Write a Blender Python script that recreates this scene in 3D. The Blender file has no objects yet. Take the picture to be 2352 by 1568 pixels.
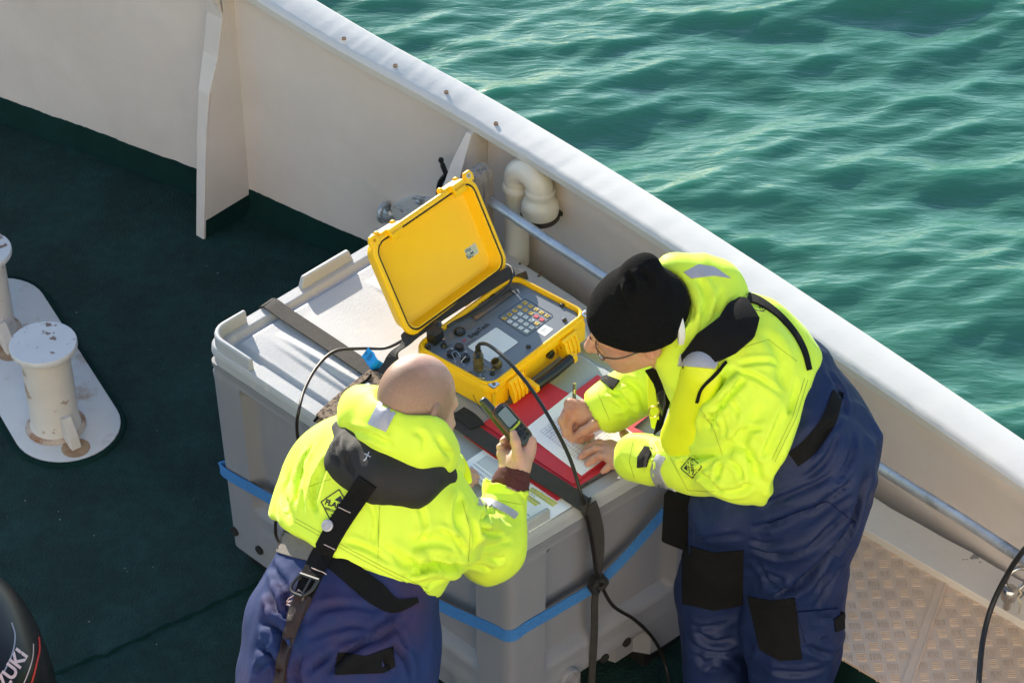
import bpy, bmesh, math, random
import numpy as np
import openvdb
from mathutils import Vector, Matrix
from mathutils.bvhtree import BVHTree
from mathutils.geometry import delaunay_2d_cdt

S = bpy.context.scene
COL = S.collection
rad = math.radians

# ------------------------------------------------------------------ camera
FPX = 5600.0                      # focal length in units of a 2352 px wide frame
PITCH = rad(39.5)
DIST = 6.2
LIDZ = 0.78
CAM = np.array([0.0, -DIST * math.cos(PITCH), LIDZ + DIST * math.sin(PITCH)])
cd = bpy.data.cameras.new('camera')
cam = bpy.data.objects.new('camera', cd)
COL.objects.link(cam)
cam.location = CAM
cam.rotation_euler = (rad(90) - PITCH, 0, 0)
cd.sensor_width = 36.0
cd.lens = FPX / 2352.0 * 36.0
cd.clip_start = 0.1
cd.clip_end = 4000.0
S.camera = cam

# ------------------------------------------------------------------ daylight
SUN_EL = rad(16.0)
SUN_AZ = rad(-20.0)               # from +Y towards -X
SUN_STR = 4.1
SKY_STR = 0.15
EXPOSURE = 1.18
sdir = Vector((math.sin(SUN_AZ) * math.cos(SUN_EL), math.cos(SUN_AZ) * math.cos(SUN_EL), math.sin(SUN_EL)))
W = bpy.data.worlds.new('World')
S.world = W
W.use_nodes = True
nt = W.node_tree
bgn = nt.nodes['Background']
sky = nt.nodes.new('ShaderNodeTexSky')
sky.sky_type = 'NISHITA'
sky.sun_disc = False
sky.sun_elevation = SUN_EL
sky.sun_rotation = SUN_AZ
sky.air_density = 1.0
sky.dust_density = 0.2
sky.ozone_density = 1.7
nt.links.new(sky.outputs[0], bgn.inputs[0])
bgn.inputs[1].default_value = SKY_STR
sl = bpy.data.lights.new('sun', 'SUN')
sl.energy = SUN_STR
sl.angle = rad(0.6)
sl.color = (1.0, 0.905, 0.77)
sun = bpy.data.objects.new('sun', sl)
COL.objects.link(sun)
sun.rotation_euler = sdir.to_track_quat('Z', 'Y').to_euler()
sun.location = sdir * 40
S.view_settings.view_transform = 'Standard'
S.view_settings.look = 'None'
S.view_settings.gamma = 1.0
S.view_settings.exposure = EXPOSURE
S.view_settings.use_curve_mapping = False
S.render.engine = 'CYCLES'
S.cycles.max_bounces = 8
S.cycles.diffuse_bounces = 5
S.cycles.glossy_bounces = 4
S.cycles.use_denoising = True

# ------------------------------------------------------------------ measuring
_RM = np.array([[1, 0, 0], [0, math.sin(PITCH), math.cos(PITCH)], [0, -math.cos(PITCH), math.sin(PITCH)]])

def ray(u, v):
    w = _RM.T @ np.array([(u - 1176) / FPX, -(v - 784) / FPX, -1.0])
    return w / np.linalg.norm(w)

def P(u, v, z):
    """surveyed point: where the sight line of a photo position meets height z"""
    w = ray(u, v)
    return CAM + w * ((z - CAM[2]) / w[2])

def PB(u, v, z, back):
    return P(u, v, z) + ray(u, v) * back

def PW(u, v, p0, n):
    """where the sight line meets the plane through p0 with normal n"""
    w = ray(u, v)
    p0 = np.asarray(p0, float); n = np.asarray(n, float)
    return CAM + w * (((p0 - CAM) @ n) / (w @ n))

def nrm(a):
    a = np.asarray(a, float)
    return a / (np.linalg.norm(a) + 1e-12)

# ------------------------------------------------------------------ scene graph
def link_mesh(name, verts, faces, mats, parent=None, smooth=False, fm=None, kind=None):
    me = bpy.data.meshes.new(name)
    me.from_pydata([tuple(map(float, v)) for v in verts], [], [tuple(map(int, f)) for f in faces])
    if not isinstance(mats, (list, tuple)):
        mats = [mats]
    for m in mats:
        me.materials.append(m)
    if fm is not None:
        me.polygons.foreach_set('material_index', np.array(fm, dtype=np.int32))
    if smooth:
        me.polygons.foreach_set('use_smooth', np.ones(len(me.polygons), dtype=bool))
    me.update()
    o = bpy.data.objects.new(name, me)
    COL.objects.link(o)
    if parent is not None:
        put(o, parent)
    if kind:
        o['kind'] = kind
    return o

def worldmat(o):
    m = o.matrix_basis
    if o.parent is not None:
        m = worldmat(o.parent) @ o.matrix_parent_inverse @ m
    return m

def put(o, parent):
    o.parent = parent
    o.matrix_parent_inverse = worldmat(parent).inverted()

def thing(name, label, cat, loc=(0, 0, 0), group=None):
    o = bpy.data.objects.new(name, None)
    COL.objects.link(o)
    o.empty_display_size = 0.1
    o.location = [float(c) for c in loc]
    return tag(o, label, cat, group)

def tag(o, label, cat, group=None):
    o['label'] = label
    o['category'] = cat
    if group:
        o['group'] = group
    return o

class MB:
    """collects shapes, links them as ONE mesh object"""
    def __init__(s):
        s.v = []; s.f = []; s.m = []
    def add(s, verts, faces, mi=0):
        b = len(s.v)
        s.v += [tuple(map(float, v)) for v in verts]
        s.f += [tuple(int(i) + b for i in f) for f in faces]
        s.m += [mi] * len(faces)
    def box(s, c, hx, hy, hz, ax=None, mi=0):
        ax = np.eye(3) if ax is None else np.asarray(ax, float)
        c = np.asarray(c, float)
        pts = []
        for k in (-1, 1):
            for j in (-1, 1):
                for i in (-1, 1):
                    pts.append(c + ax[0] * hx * i + ax[1] * hy * j + ax[2] * hz * k)
        s.add(pts, [(0, 2, 3, 1), (4, 5, 7, 6), (0, 1, 5, 4), (2, 6, 7, 3), (0, 4, 6, 2), (1, 3, 7, 5)], mi)
    def loft(s, rings, closed=True, caps=True, mi=0):
        n = len(rings[0]); b = []
        v = [p for r in rings for p in r]
        f = []
        for i in range(len(rings) - 1):
            for j in range(n if closed else n - 1):
                k = (j + 1) % n
                f.append((i * n + j, i * n + k, (i + 1) * n + k, (i + 1) * n + j))
        if caps and closed:
            f.append(tuple(range(n - 1, -1, -1)))
            f.append(tuple((len(rings) - 1) * n + j for j in range(n)))
        s.add(v, f, mi)
    def tube(s, path, r, n=10, caps=True, mi=0, flat=None):
        path = [np.asarray(p, float) for p in path]
        rr = r if isinstance(r, (list, tuple, np.ndarray)) else [r] * len(path)
        t0 = nrm(path[1] - path[0])
        up = np.array([0, 0, 1.0]) if abs(t0[2]) < 0.9 else np.array([1.0, 0, 0])
        x = nrm(np.cross(up, t0))
        rings = []
        for i, p in enumerate(path):
            t = nrm(path[min(i + 1, len(path) - 1)] - path[max(i - 1, 0)])
            x = nrm(x - t * (x @ t)); y = np.cross(t, x)
            a = [2 * math.pi * k / n for k in range(n)]
            rings.append([p + rr[i] * (math.cos(q) * x + math.sin(q) * y) for q in a])
        s.loft(rings, True, caps, mi)
    def lathe(s, c, prof, axis=(0, 0, 1), n=24, mi=0, caps=True):
        axis = nrm(axis)
        up = np.array([0, 0, 1.0]) if abs(axis[2]) < 0.9 else np.array([1.0, 0, 0])
        x = nrm(np.cross(up, axis)); y = np.cross(axis, x)
        c = np.asarray(c, float)
        s.loft([[c + axis * h + r * (math.cos(2 * math.pi * k / n) * x + math.sin(2 * math.pi * k / n) * y) for k in range(n)] for r, h in prof], True, caps, mi)
    def ribbon(s, path, wid, w, t, mi=0):
        """flat strap: path points, width direction(s), width w, thickness t"""
        path = [np.asarray(p, float) for p in path]
        rings = []
        for i, p in enumerate(path):
            tg = nrm(path[min(i + 1, len(path) - 1)] - path[max(i - 1, 0)])
            wd = np.asarray(wid[i] if np.ndim(wid) > 1 else wid, float)
            wd = nrm(wd - tg * (wd @ tg)); nn = np.cross(tg, wd)
            ww = w[i] if np.ndim(w) > 0 else w
            rings.append([p - wd * ww / 2 - nn * t / 2, p + wd * ww / 2 - nn * t / 2, p + wd * ww / 2 + nn * t / 2, p - wd * ww / 2 + nn * t / 2])
        s.loft(rings, True, True, mi)
    def build(s, name, mats, parent=None, smooth=False, bevel=0, bseg=2, sharp=40, subsurf=0, kind=None):
        o = link_mesh(name, s.v, s.f, mats, parent, False, s.m, kind)
        bm = bmesh.new(); bm.from_mesh(o.data)
        bmesh.ops.recalc_face_normals(bm, faces=bm.faces)
        bm.to_mesh(o.data); bm.free()
        if smooth:
            o.data.polygons.foreach_set('use_smooth', np.ones(len(o.data.polygons), dtype=bool))
            if not subsurf:
                o.data.set_sharp_from_angle(angle=rad(sharp))
        if bevel:
            b = o.modifiers.new('bevel', 'BEVEL')
            b.width = bevel; b.segments = bseg; b.limit_method = 'ANGLE'; b.angle_limit = rad(35)
            b.harden_normals = False
        if subsurf:
            q = o.modifiers.new('sub', 'SUBSURF'); q.levels = subsurf; q.render_levels = subsurf
        return o

def catmull(pts, n=8, closed=False):
    pts = [np.asarray(p, float) for p in pts]
    out = []
    N = len(pts)
    for i in range(N if closed else N - 1):
        if closed:
            a, b, c, d = pts[i - 1], pts[i], pts[(i + 1) % N], pts[(i + 2) % N]
        else:
            b, c = pts[i], pts[i + 1]
            a = pts[i - 1] if i > 0 else 2 * b - c
            d = pts[i + 2] if i + 2 < N else 2 * c - b
        for k in range(n):
            t = k / n
            out.append(0.5 * (2 * b + (c - a) * t + (2 * a - 5 * b + 4 * c - d) * t * t + (3 * b - a - 3 * c + d) * t ** 3))
    if not closed:
        out.append(pts[-1])
    return out

def rrect(w, h, r, n=6):
    """rounded rectangle outline, centred, counter clockwise"""
    out = []
    for cx, cy, a0 in ((w / 2 - r, h / 2 - r, 0), (-w / 2 + r, h / 2 - r, 90), (-w / 2 + r, -h / 2 + r, 180), (w / 2 - r, -h / 2 + r, 270)):
        for k in range(n + 1):
            a = rad(a0 + 90 * k / n)
            out.append((cx + r * math.cos(a), cy + r * math.sin(a)))
    return out

class Frame:
    def __init__(s, o, x, y, z=None):
        s.o = np.asarray(o, float); s.x = nrm(x)
        y = np.asarray(y, float); s.y = nrm(y - s.x * (y @ s.x))
        s.z = np.cross(s.x, s.y)
    def __call__(s, a, b, c=0.0):
        return s.o + s.x * a + s.y * b + s.z * c
    @property
    def ax(s):
        return np.array([s.x, s.y, s.z])

def plate(mb, fr, outline, z0, z1, mi=0):
    mb.loft([[fr(a, b, z0) for a, b in outline], [fr(a, b, z1) for a, b in outline]], True, True, mi)

_FONT_CACHE = {}
def text_mesh(s, size=1.0, bold=0.0, align='CENTER'):
    key = (s, size, bold, align)
    if key in _FONT_CACHE:
        return _FONT_CACHE[key]
    cu = bpy.data.curves.new('lettering', 'FONT')
    cu.body = s; cu.size = size; cu.align_x = align; cu.align_y = 'CENTER'; cu.resolution_u = 3
    cu.offset = bold
    o = bpy.data.objects.new('lettering', cu)
    COL.objects.link(o)
    dg = bpy.context.evaluated_depsgraph_get()
    dg.update()
    me = bpy.data.meshes.new_from_object(o.evaluated_get(dg))
    vs = [tuple(v.co) for v in me.vertices]; fs = [tuple(p.vertices) for p in me.polygons]
    bpy.data.objects.remove(o); bpy.data.curves.remove(cu); bpy.data.meshes.remove(me)
    _FONT_CACHE[key] = (vs, fs)
    return vs, fs

def lettering(mb, s, fr, size, bold=0.0, h=0.0006, sx=1.0, align='CENTER', mi=0, at=(0, 0)):
    vs, fs = text_mesh(s, 1.0, bold, align)
    mb.add([fr(at[0] + x * size * sx, at[1] + y * size, h) for x, y, z in vs], fs, mi)

# ------------------------------------------------------------------ materials
def mat(name, col, rough=0.5, metal=0.0, var=0.0, vscale=6.0, bump=0.0, bscale=60.0, spec=0.5, col2=None, c2scale=4.0, c2lo=0.5, c2hi=0.7, sheen=0.0, coat=0.0, sub=0.0, stretch=None, rvar=0.0):
    m = bpy.data.materials.new(name)
    m.use_nodes = True
    n = m.node_tree.nodes; l = m.node_tree.links
    b = n['Principled BSDF']
    b.inputs['Roughness'].default_value = rough
    b.inputs['Metallic'].default_value = metal
    b.inputs['Specular IOR Level'].default_value = spec
    if sheen:
        b.inputs['Sheen Weight'].default_value = sheen
        b.inputs['Sheen Roughness'].default_value = 0.4
    if coat:
        b.inputs['Coat Weight'].default_value = coat
    if sub:
        b.inputs['Subsurface Weight'].default_value = sub
        b.inputs['Subsurface Radius'].default_value = (0.01, 0.004, 0.002)
    tc = n.new('ShaderNodeTexCoord')
    vec = tc.outputs['Object']
    if stretch:
        mp = n.new('ShaderNodeMapping'); mp.inputs['Scale'].default_value = stretch
        l.new(vec, mp.inputs[0]); vec = mp.outputs[0]
    def noise(sc, det=4, rg=0.6):
        t = n.new('ShaderNodeTexNoise'); t.inputs['Scale'].default_value = sc; t.inputs['Detail'].default_value = det
        t.inputs['Roughness'].default_value = rg
        l.new(vec, t.inputs['Vector'])
        return t
    c = tuple(col) + (1.0,)
    out = None
    if col2 is not None:
        t = noise(c2scale, 6, 0.65)
        r = n.new('ShaderNodeMapRange'); r.inputs[1].default_value = c2lo; r.inputs[2].default_value = c2hi
        l.new(t.outputs[0], r.inputs[0])
        mx = n.new('ShaderNodeMix'); mx.data_type = 'RGBA'
        mx.inputs[6].default_value = c; mx.inputs[7].default_value = tuple(col2) + (1.0,)
        l.new(r.outputs[0], mx.inputs[0]); out = mx.outputs[2]
    if var:
        t = noise(vscale, 5, 0.6)
        r = n.new('ShaderNodeMapRange'); r.inputs[1].default_value = 0.25; r.inputs[2].default_value = 0.75
        r.inputs[3].default_value = 1 - var; r.inputs[4].default_value = 1 + var
        l.new(t.outputs[0], r.inputs[0])
        mx = n.new('ShaderNodeMix'); mx.data_type = 'RGBA'; mx.blend_type = 'MULTIPLY'; mx.inputs[0].default_value = 1.0
        if out is None: mx.inputs[6].default_value = c
        else: l.new(out, mx.inputs[6])
        l.new(r.outputs[0], mx.inputs[7]); out = mx.outputs[2]
    if out is None: b.inputs['Base Color'].default_value = c
    else: l.new(out, b.inputs['Base Color'])
    if rvar:
        t = noise(vscale * 1.7, 4)
        r = n.new('ShaderNodeMapRange'); r.inputs[3].default_value = max(0.02, rough - rvar); r.inputs[4].default_value = min(1, rough + rvar)
        l.new(t.outputs[0], r.inputs[0]); l.new(r.outputs[0], b.inputs['Roughness'])
    if bump:
        t = noise(bscale, 5, 0.6)
        bp = n.new('ShaderNodeBump'); bp.inputs['Strength'].default_value = min(1.0, bump); bp.inputs['Distance'].default_value = 0.004 if bump <= 1 else 0.004 * bump
        l.new(t.outputs[0], bp.inputs['Height']); l.new(bp.outputs[0], b.inputs['Normal'])
    return m

M = {}
M['hull'] = mat('cream hull paint', (0.645, 0.575, 0.525), 0.45, var=0.06, vscale=3, bump=2.2, bscale=4.5, col2=(0.60, 0.525, 0.465), c2scale=2.2, c2lo=0.5, c2hi=0.75)
M['cap'] = mat('thick white rail paint', (0.58, 0.565, 0.53), 0.6, var=0.04, vscale=9, bump=0.12, bscale=60, col2=(0.54, 0.515, 0.47), c2scale=6, c2lo=0.62, c2hi=0.8)
M['green'] = mat('dark green deck paint', (0.0045, 0.024, 0.0205), 0.9, var=0.3, vscale=4, bump=0.5, bscale=60, spec=0.12)
M['hole'] = mat('black hole', (0.01, 0.01, 0.01), 0.9)
M['rusthole'] = mat('rusty hole', (0.20, 0.125, 0.075), 0.9, var=0.4, vscale=80)
M['black'] = mat('black rubber', (0.012, 0.012, 0.013), 0.5, var=0.2, vscale=40, bump=0.15, bscale=200)
M['blackweb'] = mat('black webbing', (0.014, 0.0135, 0.013), 0.75, var=0.25, vscale=60, bump=0.5, bscale=500)
M['greyweb'] = mat('sunlit grey webbing', (0.15, 0.125, 0.105), 0.85, var=0.18, vscale=50, bump=0.6, bscale=600)  # sunlit look of black webbing put into the colour; not used
M['blueweb'] = mat('blue webbing', (0.045, 0.20, 0.50), 0.7, var=0.3, vscale=260, bump=0.7, bscale=420)
M['galv'] = mat('galvanised steel', (0.50, 0.52, 0.54), 0.42, metal=0.55, var=0.25, vscale=14, bump=0.3, bscale=60, col2=(0.28, 0.29, 0.29), c2scale=12, c2lo=0.55, c2hi=0.7)
M['steel'] = mat('stainless steel', (0.55, 0.54, 0.52), 0.25, metal=1.0, var=0.15, vscale=20)
M['brass'] = mat('olive brass connector', (0.20, 0.16, 0.08), 0.4, metal=0.7, var=0.2, vscale=60)
M['tub'] = mat('grey polyethylene tub', (0.225, 0.228, 0.25), 0.55, var=0.06, vscale=4, bump=0.12, bscale=160, col2=(0.26, 0.26, 0.265), c2scale=7, c2lo=0.55, c2hi=0.8, stretch=(1, 1, 0.5))
M['lid'] = mat('weathered grey lid', (0.385, 0.40, 0.415), 0.5, var=0.06, vscale=5, bump=0.15, bscale=140, col2=(0.48, 0.47, 0.45), c2scale=14, c2lo=0.55, c2hi=0.75)
M['yellow'] = mat('yellow case resin', (0.93, 0.52, 0.004), 0.42, var=0.03, vscale=6, bump=0.08, bscale=260, spec=0.4)
M['seal'] = mat('brown black seal', (0.03, 0.018, 0.006), 0.6)
M['panel'] = mat('grey instrument panel', (0.115, 0.135, 0.16), 0.42, var=0.04, vscale=20, bump=0.05, bscale=500, spec=0.9)
M['white'] = mat('white card', (0.72, 0.74, 0.74), 0.5)
M['key_y'] = mat('yellow key', (0.62, 0.42, 0.07), 0.5)
M['key_r'] = mat('red key', (0.55, 0.05, 0.06), 0.5)
M['ink'] = mat('black print', (0.02, 0.022, 0.025), 0.6)
M['greyink'] = mat('grey print', (0.25, 0.26, 0.32), 0.7)
M['redink'] = mat('red print', (0.5, 0.03, 0.04), 0.6)
M['lcd'] = mat('liquid crystal window', (0.16, 0.13, 0.12), 0.12, var=0.1, vscale=8, coat=0.5)
M['paper'] = mat('white paper', (0.90, 0.90, 0.92), 0.7, var=0.02, vscale=10)
M['folder'] = mat('red card folder', (0.60, 0.028, 0.042), 0.6, var=0.05, vscale=20, bump=0.1, bscale=300)
M['marker'] = mat('yellow highlighter', (0.62, 0.60, 0.12), 0.7)
M['hivis'] = mat('fluorescent yellow fabric', (0.72, 0.94, 0.055), 0.62, var=0.05, vscale=7, bump=0.35, bscale=26, spec=0.35, sheen=0.15, col2=(0.56, 0.66, 0.05), c2scale=8, c2lo=0.62, c2hi=0.9)
def wrinkle(m, scale, dist, stretch=(1, 1, 1), strength=.6):
    """adds a fine creased relief on top of a fabric"""
    n = m.node_tree.nodes; l = m.node_tree.links; b = n['Principled BSDF']
    tc = n.new('ShaderNodeTexCoord'); mp = n.new('ShaderNodeMapping'); mp.inputs['Scale'].default_value = stretch
    l.new(tc.outputs['Object'], mp.inputs[0])
    t = n.new('ShaderNodeTexNoise'); t.noise_type = 'RIDGED_MULTIFRACTAL'; t.inputs['Scale'].default_value = scale; t.inputs['Detail'].default_value = 2.5
    t.inputs['Roughness'].default_value = .45; t.inputs['Distortion'].default_value = .7
    l.new(mp.outputs[0], t.inputs['Vector'])
    bp = n.new('ShaderNodeBump'); bp.inputs['Strength'].default_value = strength; bp.inputs['Distance'].default_value = dist; bp.invert = True
    l.new(t.outputs[0], bp.inputs['Height'])
    if b.inputs['Normal'].links: l.new(b.inputs['Normal'].links[0].from_socket, bp.inputs['Normal'])
    l.new(bp.outputs[0], b.inputs['Normal'])
wrinkle(M['hivis'], 5.0, .012, strength=.8)
M['vest'] = mat('yellow coated fabric', (0.78, 0.87, 0.014), 0.5, var=0.05, vscale=6, bump=0.3, bscale=22, spec=0.45)
M['navy'] = mat('navy blue nylon', (0.0062, 0.0165, 0.066), 0.58, var=0.16, vscale=8, bump=0.5, bscale=30, spec=0.35)
wrinkle(M['navy'], 6.0, .014, strength=.8)
M['blackcloth'] = mat('black cordura', (0.006, 0.0057, 0.0055), 0.85, var=0.2, vscale=30, bump=0.4, bscale=320, spec=.2)
M['knit'] = mat('black knit', (0.007, 0.007, 0.0075), 1.0, var=0.25, vscale=120, bump=0.9, bscale=240, spec=0.1)
M['maroon'] = mat('maroon knit cuff', (0.085, 0.020, 0.022), 0.9, var=0.15, vscale=60, bump=0.7, bscale=240)
M['reflect'] = mat('silver reflective tape', (0.45, 0.44, 0.46), 0.38, metal=0.25, var=0.12, vscale=30, bump=0.3, bscale=90)
M['velcro'] = mat('black velcro', (0.02, 0.018, 0.017), 0.95, col2=(0.16, 0.15, 0.14), c2scale=420, c2lo=0.6, c2hi=0.75, bump=0.9, bscale=420)
M['liner'] = mat('white lining', (0.72, 0.74, 0.68), 0.7)
M['blackplastic'] = mat('black plastic', (0.014, 0.014, 0.015), 0.35, var=0.1, vscale=30)
M['gpsbody'] = mat('olive black plastic', (0.035, 0.04, 0.034), 0.4, var=0.1, vscale=40)
M['orange'] = mat('copper bezel', (0.16, 0.055, 0.03), 0.4)
M['lime'] = mat('lime bezel', (0.45, 0.55, 0.03), 0.4)
M['gpsscreen'] = mat('grey green screen', (0.20, 0.25, 0.24), 0.15, coat=0.6)
M['pvc'] = mat('cream painted pipe', (0.74, 0.68, 0.56), 0.35, var=0.04, vscale=8, bump=0.12, bscale=30, coat=0.15)
M['bollard'] = mat('chipped white bollard paint', (0.60, 0.56, 0.51), 0.5, var=0.08, vscale=7, bump=0.3, bscale=40, col2=(0.36, 0.26, 0.19), c2scale=13, c2lo=0.595, c2hi=0.625)
M['rust'] = mat('rust', (0.22, 0.09, 0.03), 0.9, var=0.4, vscale=30, bump=0.5, bscale=80)
M['wood'] = mat('weathered timber', (0.30, 0.24, 0.19), 0.85, var=0.3, vscale=20, bump=0.6, bscale=60, stretch=(4, 4, 0.6), col2=(0.10, 0.10, 0.11), c2scale=14, c2lo=0.55, c2hi=0.7)
M['tag'] = mat('bright blue tag', (0.0, 0.30, 0.78), 0.5)
M['glass'] = mat('spectacle glass', (1, 1, 1), 0.03)
M['glass'].node_tree.nodes['Principled BSDF'].inputs['Transmission Weight'].default_value = 1.0
M['glass'].node_tree.nodes['Principled BSDF'].inputs['IOR'].default_value = 1.12
M['clear'] = mat('clear vinyl', (0.75, 0.82, 0.84), 0.1, coat=0.5)
M['basket'] = mat('brown woven bag', (0.30, 0.21, 0.14), 0.9, col2=(0.05, 0.035, 0.03), c2scale=120, c2lo=0.5, c2hi=0.58, bump=0.8, bscale=300)
M['cowl'] = mat('black glossy cowl', (0.006, 0.006, 0.007), 0.4, coat=0.05, spec=0.25, var=0.2, vscale=10)
M['decal'] = mat('pinkish white decal', (0.62, 0.45, 0.45), 0.4)
M['red'] = mat('red decal', (0.6, 0.03, 0.03), 0.35)
M['pencil'] = mat('dark green pencil lacquer', (0.012, 0.03, 0.014), 0.25, coat=0.5)
M['pencilwood'] = mat('pencil wood', (0.55, 0.38, 0.22), 0.7)
M['gold'] = mat('gold foil', (0.75, 0.6, 0.2), 0.3, metal=0.8)
M['house'] = mat('warm tinted wheelhouse paint', (0.80, 0.69, 0.57), 0.5, var=0.04, vscale=1)  # tint warmed for the light it bounces
M['window'] = mat('dark window glass', (0.02, 0.025, 0.03), 0.05)
M['ledge'] = mat('chipped cream ledge paint', (0.66, 0.61, 0.54), 0.5, var=0.06, vscale=5, bump=0.3, bscale=50, col2=(0.22, 0.22, 0.21), c2scale=7, c2lo=0.62, c2hi=0.63)
M['tread'] = mat('beige painted tread plate', (0.60, 0.45, 0.325), 0.38, var=0.10, vscale=6, bump=0.2, bscale=90, col2=(0.12, 0.09, 0.07), c2scale=34, c2lo=0.72, c2hi=0.75)
# ================================================================== SETTING
rng = np.random.default_rng(7)
def make_water():
    z0 = -2.7
    x0, x1, y0, y1, h = -4.2, 6.4, 0.6, 11.6, 0.021
    nx = int((x1 - x0) / h); ny = int((y1 - y0) / h)
    X, Y = np.meshgrid(np.linspace(x0, x1, nx), np.linspace(y0, y1, ny), indexing='xy')
    Z = np.zeros_like(X); DX = np.zeros_like(X); DY = np.zeros_like(X)
    g = np.random.default_rng(21)
    warp = 0.16 * np.sin(0.9 * X + 1.3 * Y + 1.0) + 0.11 * np.sin(-1.7 * X + 0.8 * Y + 2.2) + 0.06 * np.sin(3.3 * X + 2.1 * Y)
    for i in range(104):
        lam = 0.13 * (2.4 / 0.13) ** (g.random() ** 0.85)
        th = rad(97) + g.normal() * (0.30 if lam > 0.5 else 0.42)
        k = 2 * math.pi / lam
        kx, ky = k * math.cos(th), k * math.sin(th)
        a = 0.0047 * lam ** 0.92 * (0.6 + 0.8 * g.random()) * (1.2 if lam < 0.35 else (.95 if lam < .6 else .66))
        ph = kx * X + ky * (Y + warp * min(1, lam)) + g.random() * 6.283
        Z += a * np.cos(ph)
        DX -= 0.9 * a * math.cos(th) * np.sin(ph); DY -= 0.9 * a * math.sin(th) * np.sin(ph)
    edge = np.minimum(np.minimum(X - x0, x1 - X), np.minimum(Y - y0, y1 - Y))
    e = np.clip(edge / 0.8, 0, 1)
    V = np.stack([X + DX * e, Y + DY * e, z0 + Z * e], -1).reshape(-1, 3)
    idx = np.arange(nx * ny).reshape(ny, nx)
    F = np.stack([idx[:-1, :-1], idx[:-1, 1:], idx[1:, 1:], idx[1:, :-1]], -1).reshape(-1, 4)
    B = 1500.0
    n0 = len(V)
    V = np.vstack([V, [[-B, -B, z0], [B, -B, z0], [B, B, z0], [-B, B, z0]]])
    c = [idx[0, 0], idx[0, -1], idx[-1, -1], idx[-1, 0]]
    ring = []
    sides = [list(idx[0, :]), list(idx[:, -1]), list(idx[-1, ::-1]), list(idx[::-1, 0])]
    me = bpy.data.meshes.new('water')
    faces = F.tolist()
    for k in range(4):
        faces.append([n0 + k] + [n0 + (k + 1) % 4] + [int(q) for q in sides[k][::-1]])
    me.from_pydata(V.tolist(), [], faces)
    me.polygons.foreach_set('use_smooth', np.ones(len(me.polygons), dtype=bool))
    m = mat('sea water', (0.048, 0.176, 0.112), 0.17, spec=0.5)
    b = m.node_tree.nodes['Principled BSDF']
    b.inputs['IOR'].default_value = 1.42
    b.inputs['Subsurface Weight'].default_value = 0.5; b.inputs['Subsurface Radius'].default_value = (.25, .5, .45); b.inputs['Subsurface Scale'].default_value = 1.0
    n = m.node_tree.nodes; l = m.node_tree.links
    tc = n.new('ShaderNodeTexCoord'); mp = n.new('ShaderNodeMapping'); mp.inputs['Scale'].default_value = (3.6, 13, 9); mp.inputs['Rotation'].default_value = (0, 0, 0.12)
    l.new(tc.outputs['Object'], mp.inputs[0])
    t = n.new('ShaderNodeTexNoise'); t.inputs['Scale'].default_value = 1.0; t.inputs['Detail'].default_value = 3.0; t.inputs['Roughness'].default_value = 0.5; t.inputs['Distortion'].default_value = 0.5
    l.new(mp.outputs[0], t.inputs['Vector'])
    bp = n.new('ShaderNodeBump'); bp.inputs['Strength'].default_value = 0.42; bp.inputs['Distance'].default_value = 0.032
    l.new(t.outputs[0], bp.inputs['Height'])
    mp2 = n.new('ShaderNodeMapping'); mp2.inputs['Scale'].default_value = (9, 27, 20); mp2.inputs['Rotation'].default_value = (0, 0, -.1); l.new(tc.outputs['Object'], mp2.inputs[0])
    t2 = n.new('ShaderNodeTexNoise'); t2.inputs['Scale'].default_value = 1.0; t2.inputs['Detail'].default_value = 2.0; t2.inputs['Distortion'].default_value = .4; l.new(mp2.outputs[0], t2.inputs['Vector'])
    bp2 = n.new('ShaderNodeBump'); bp2.inputs['Strength'].default_value = .5; bp2.inputs['Distance'].default_value = .010
    l.new(t2.outputs[0], bp2.inputs['Height']); l.new(bp.outputs[0], bp2.inputs['Normal']); l.new(bp2.outputs[0], b.inputs['Normal'])
    me.materials.append(m)
    o = bpy.data.objects.new('water', me); COL.objects.link(o); o['kind'] = 'structure'
make_water()

# bulwark plan: plate foot line and height; unseen left end raised to shade deck
WALL = [(-4.6, 3.62, 2.1), (-2.7, 2.70, 2.1), (-2.05, 2.335, 1.8), (-1.756, 2.157, 1.45), (-1.45, 1.98, 1.2), (-1.042, 1.733, 0.985), (-0.845, 1.612, 0.907), (-0.479, 1.355, 0.814),
        (-0.045, 1.075, 0.715), (0.51, 0.508, 0.69), (1.285, -0.405, 0.684), (2.2, -1.56, 0.68), (3.1, -2.9, 0.68)]
wl = catmull(WALL, 8)
wn = []
for i in range(len(wl)):
    d = nrm((wl[min(i + 1, len(wl) - 1)] - wl[max(i - 1, 0)])[:2])
    wn.append(np.array([-d[1], d[0], 0.0]))          # outboard normal
def wat(x):
    """plate foot point, outboard normal and height at a given x"""
    xs = [p[0] for p in wl]
    i = int(np.clip(np.searchsorted(xs, x), 1, len(xs) - 1)); t = (x - xs[i - 1]) / (xs[i] - xs[i - 1])
    p = wl[i - 1] * (1 - t) + wl[i] * t
    return np.array([p[0], p[1], 0]), wn[i], p[2]

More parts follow.
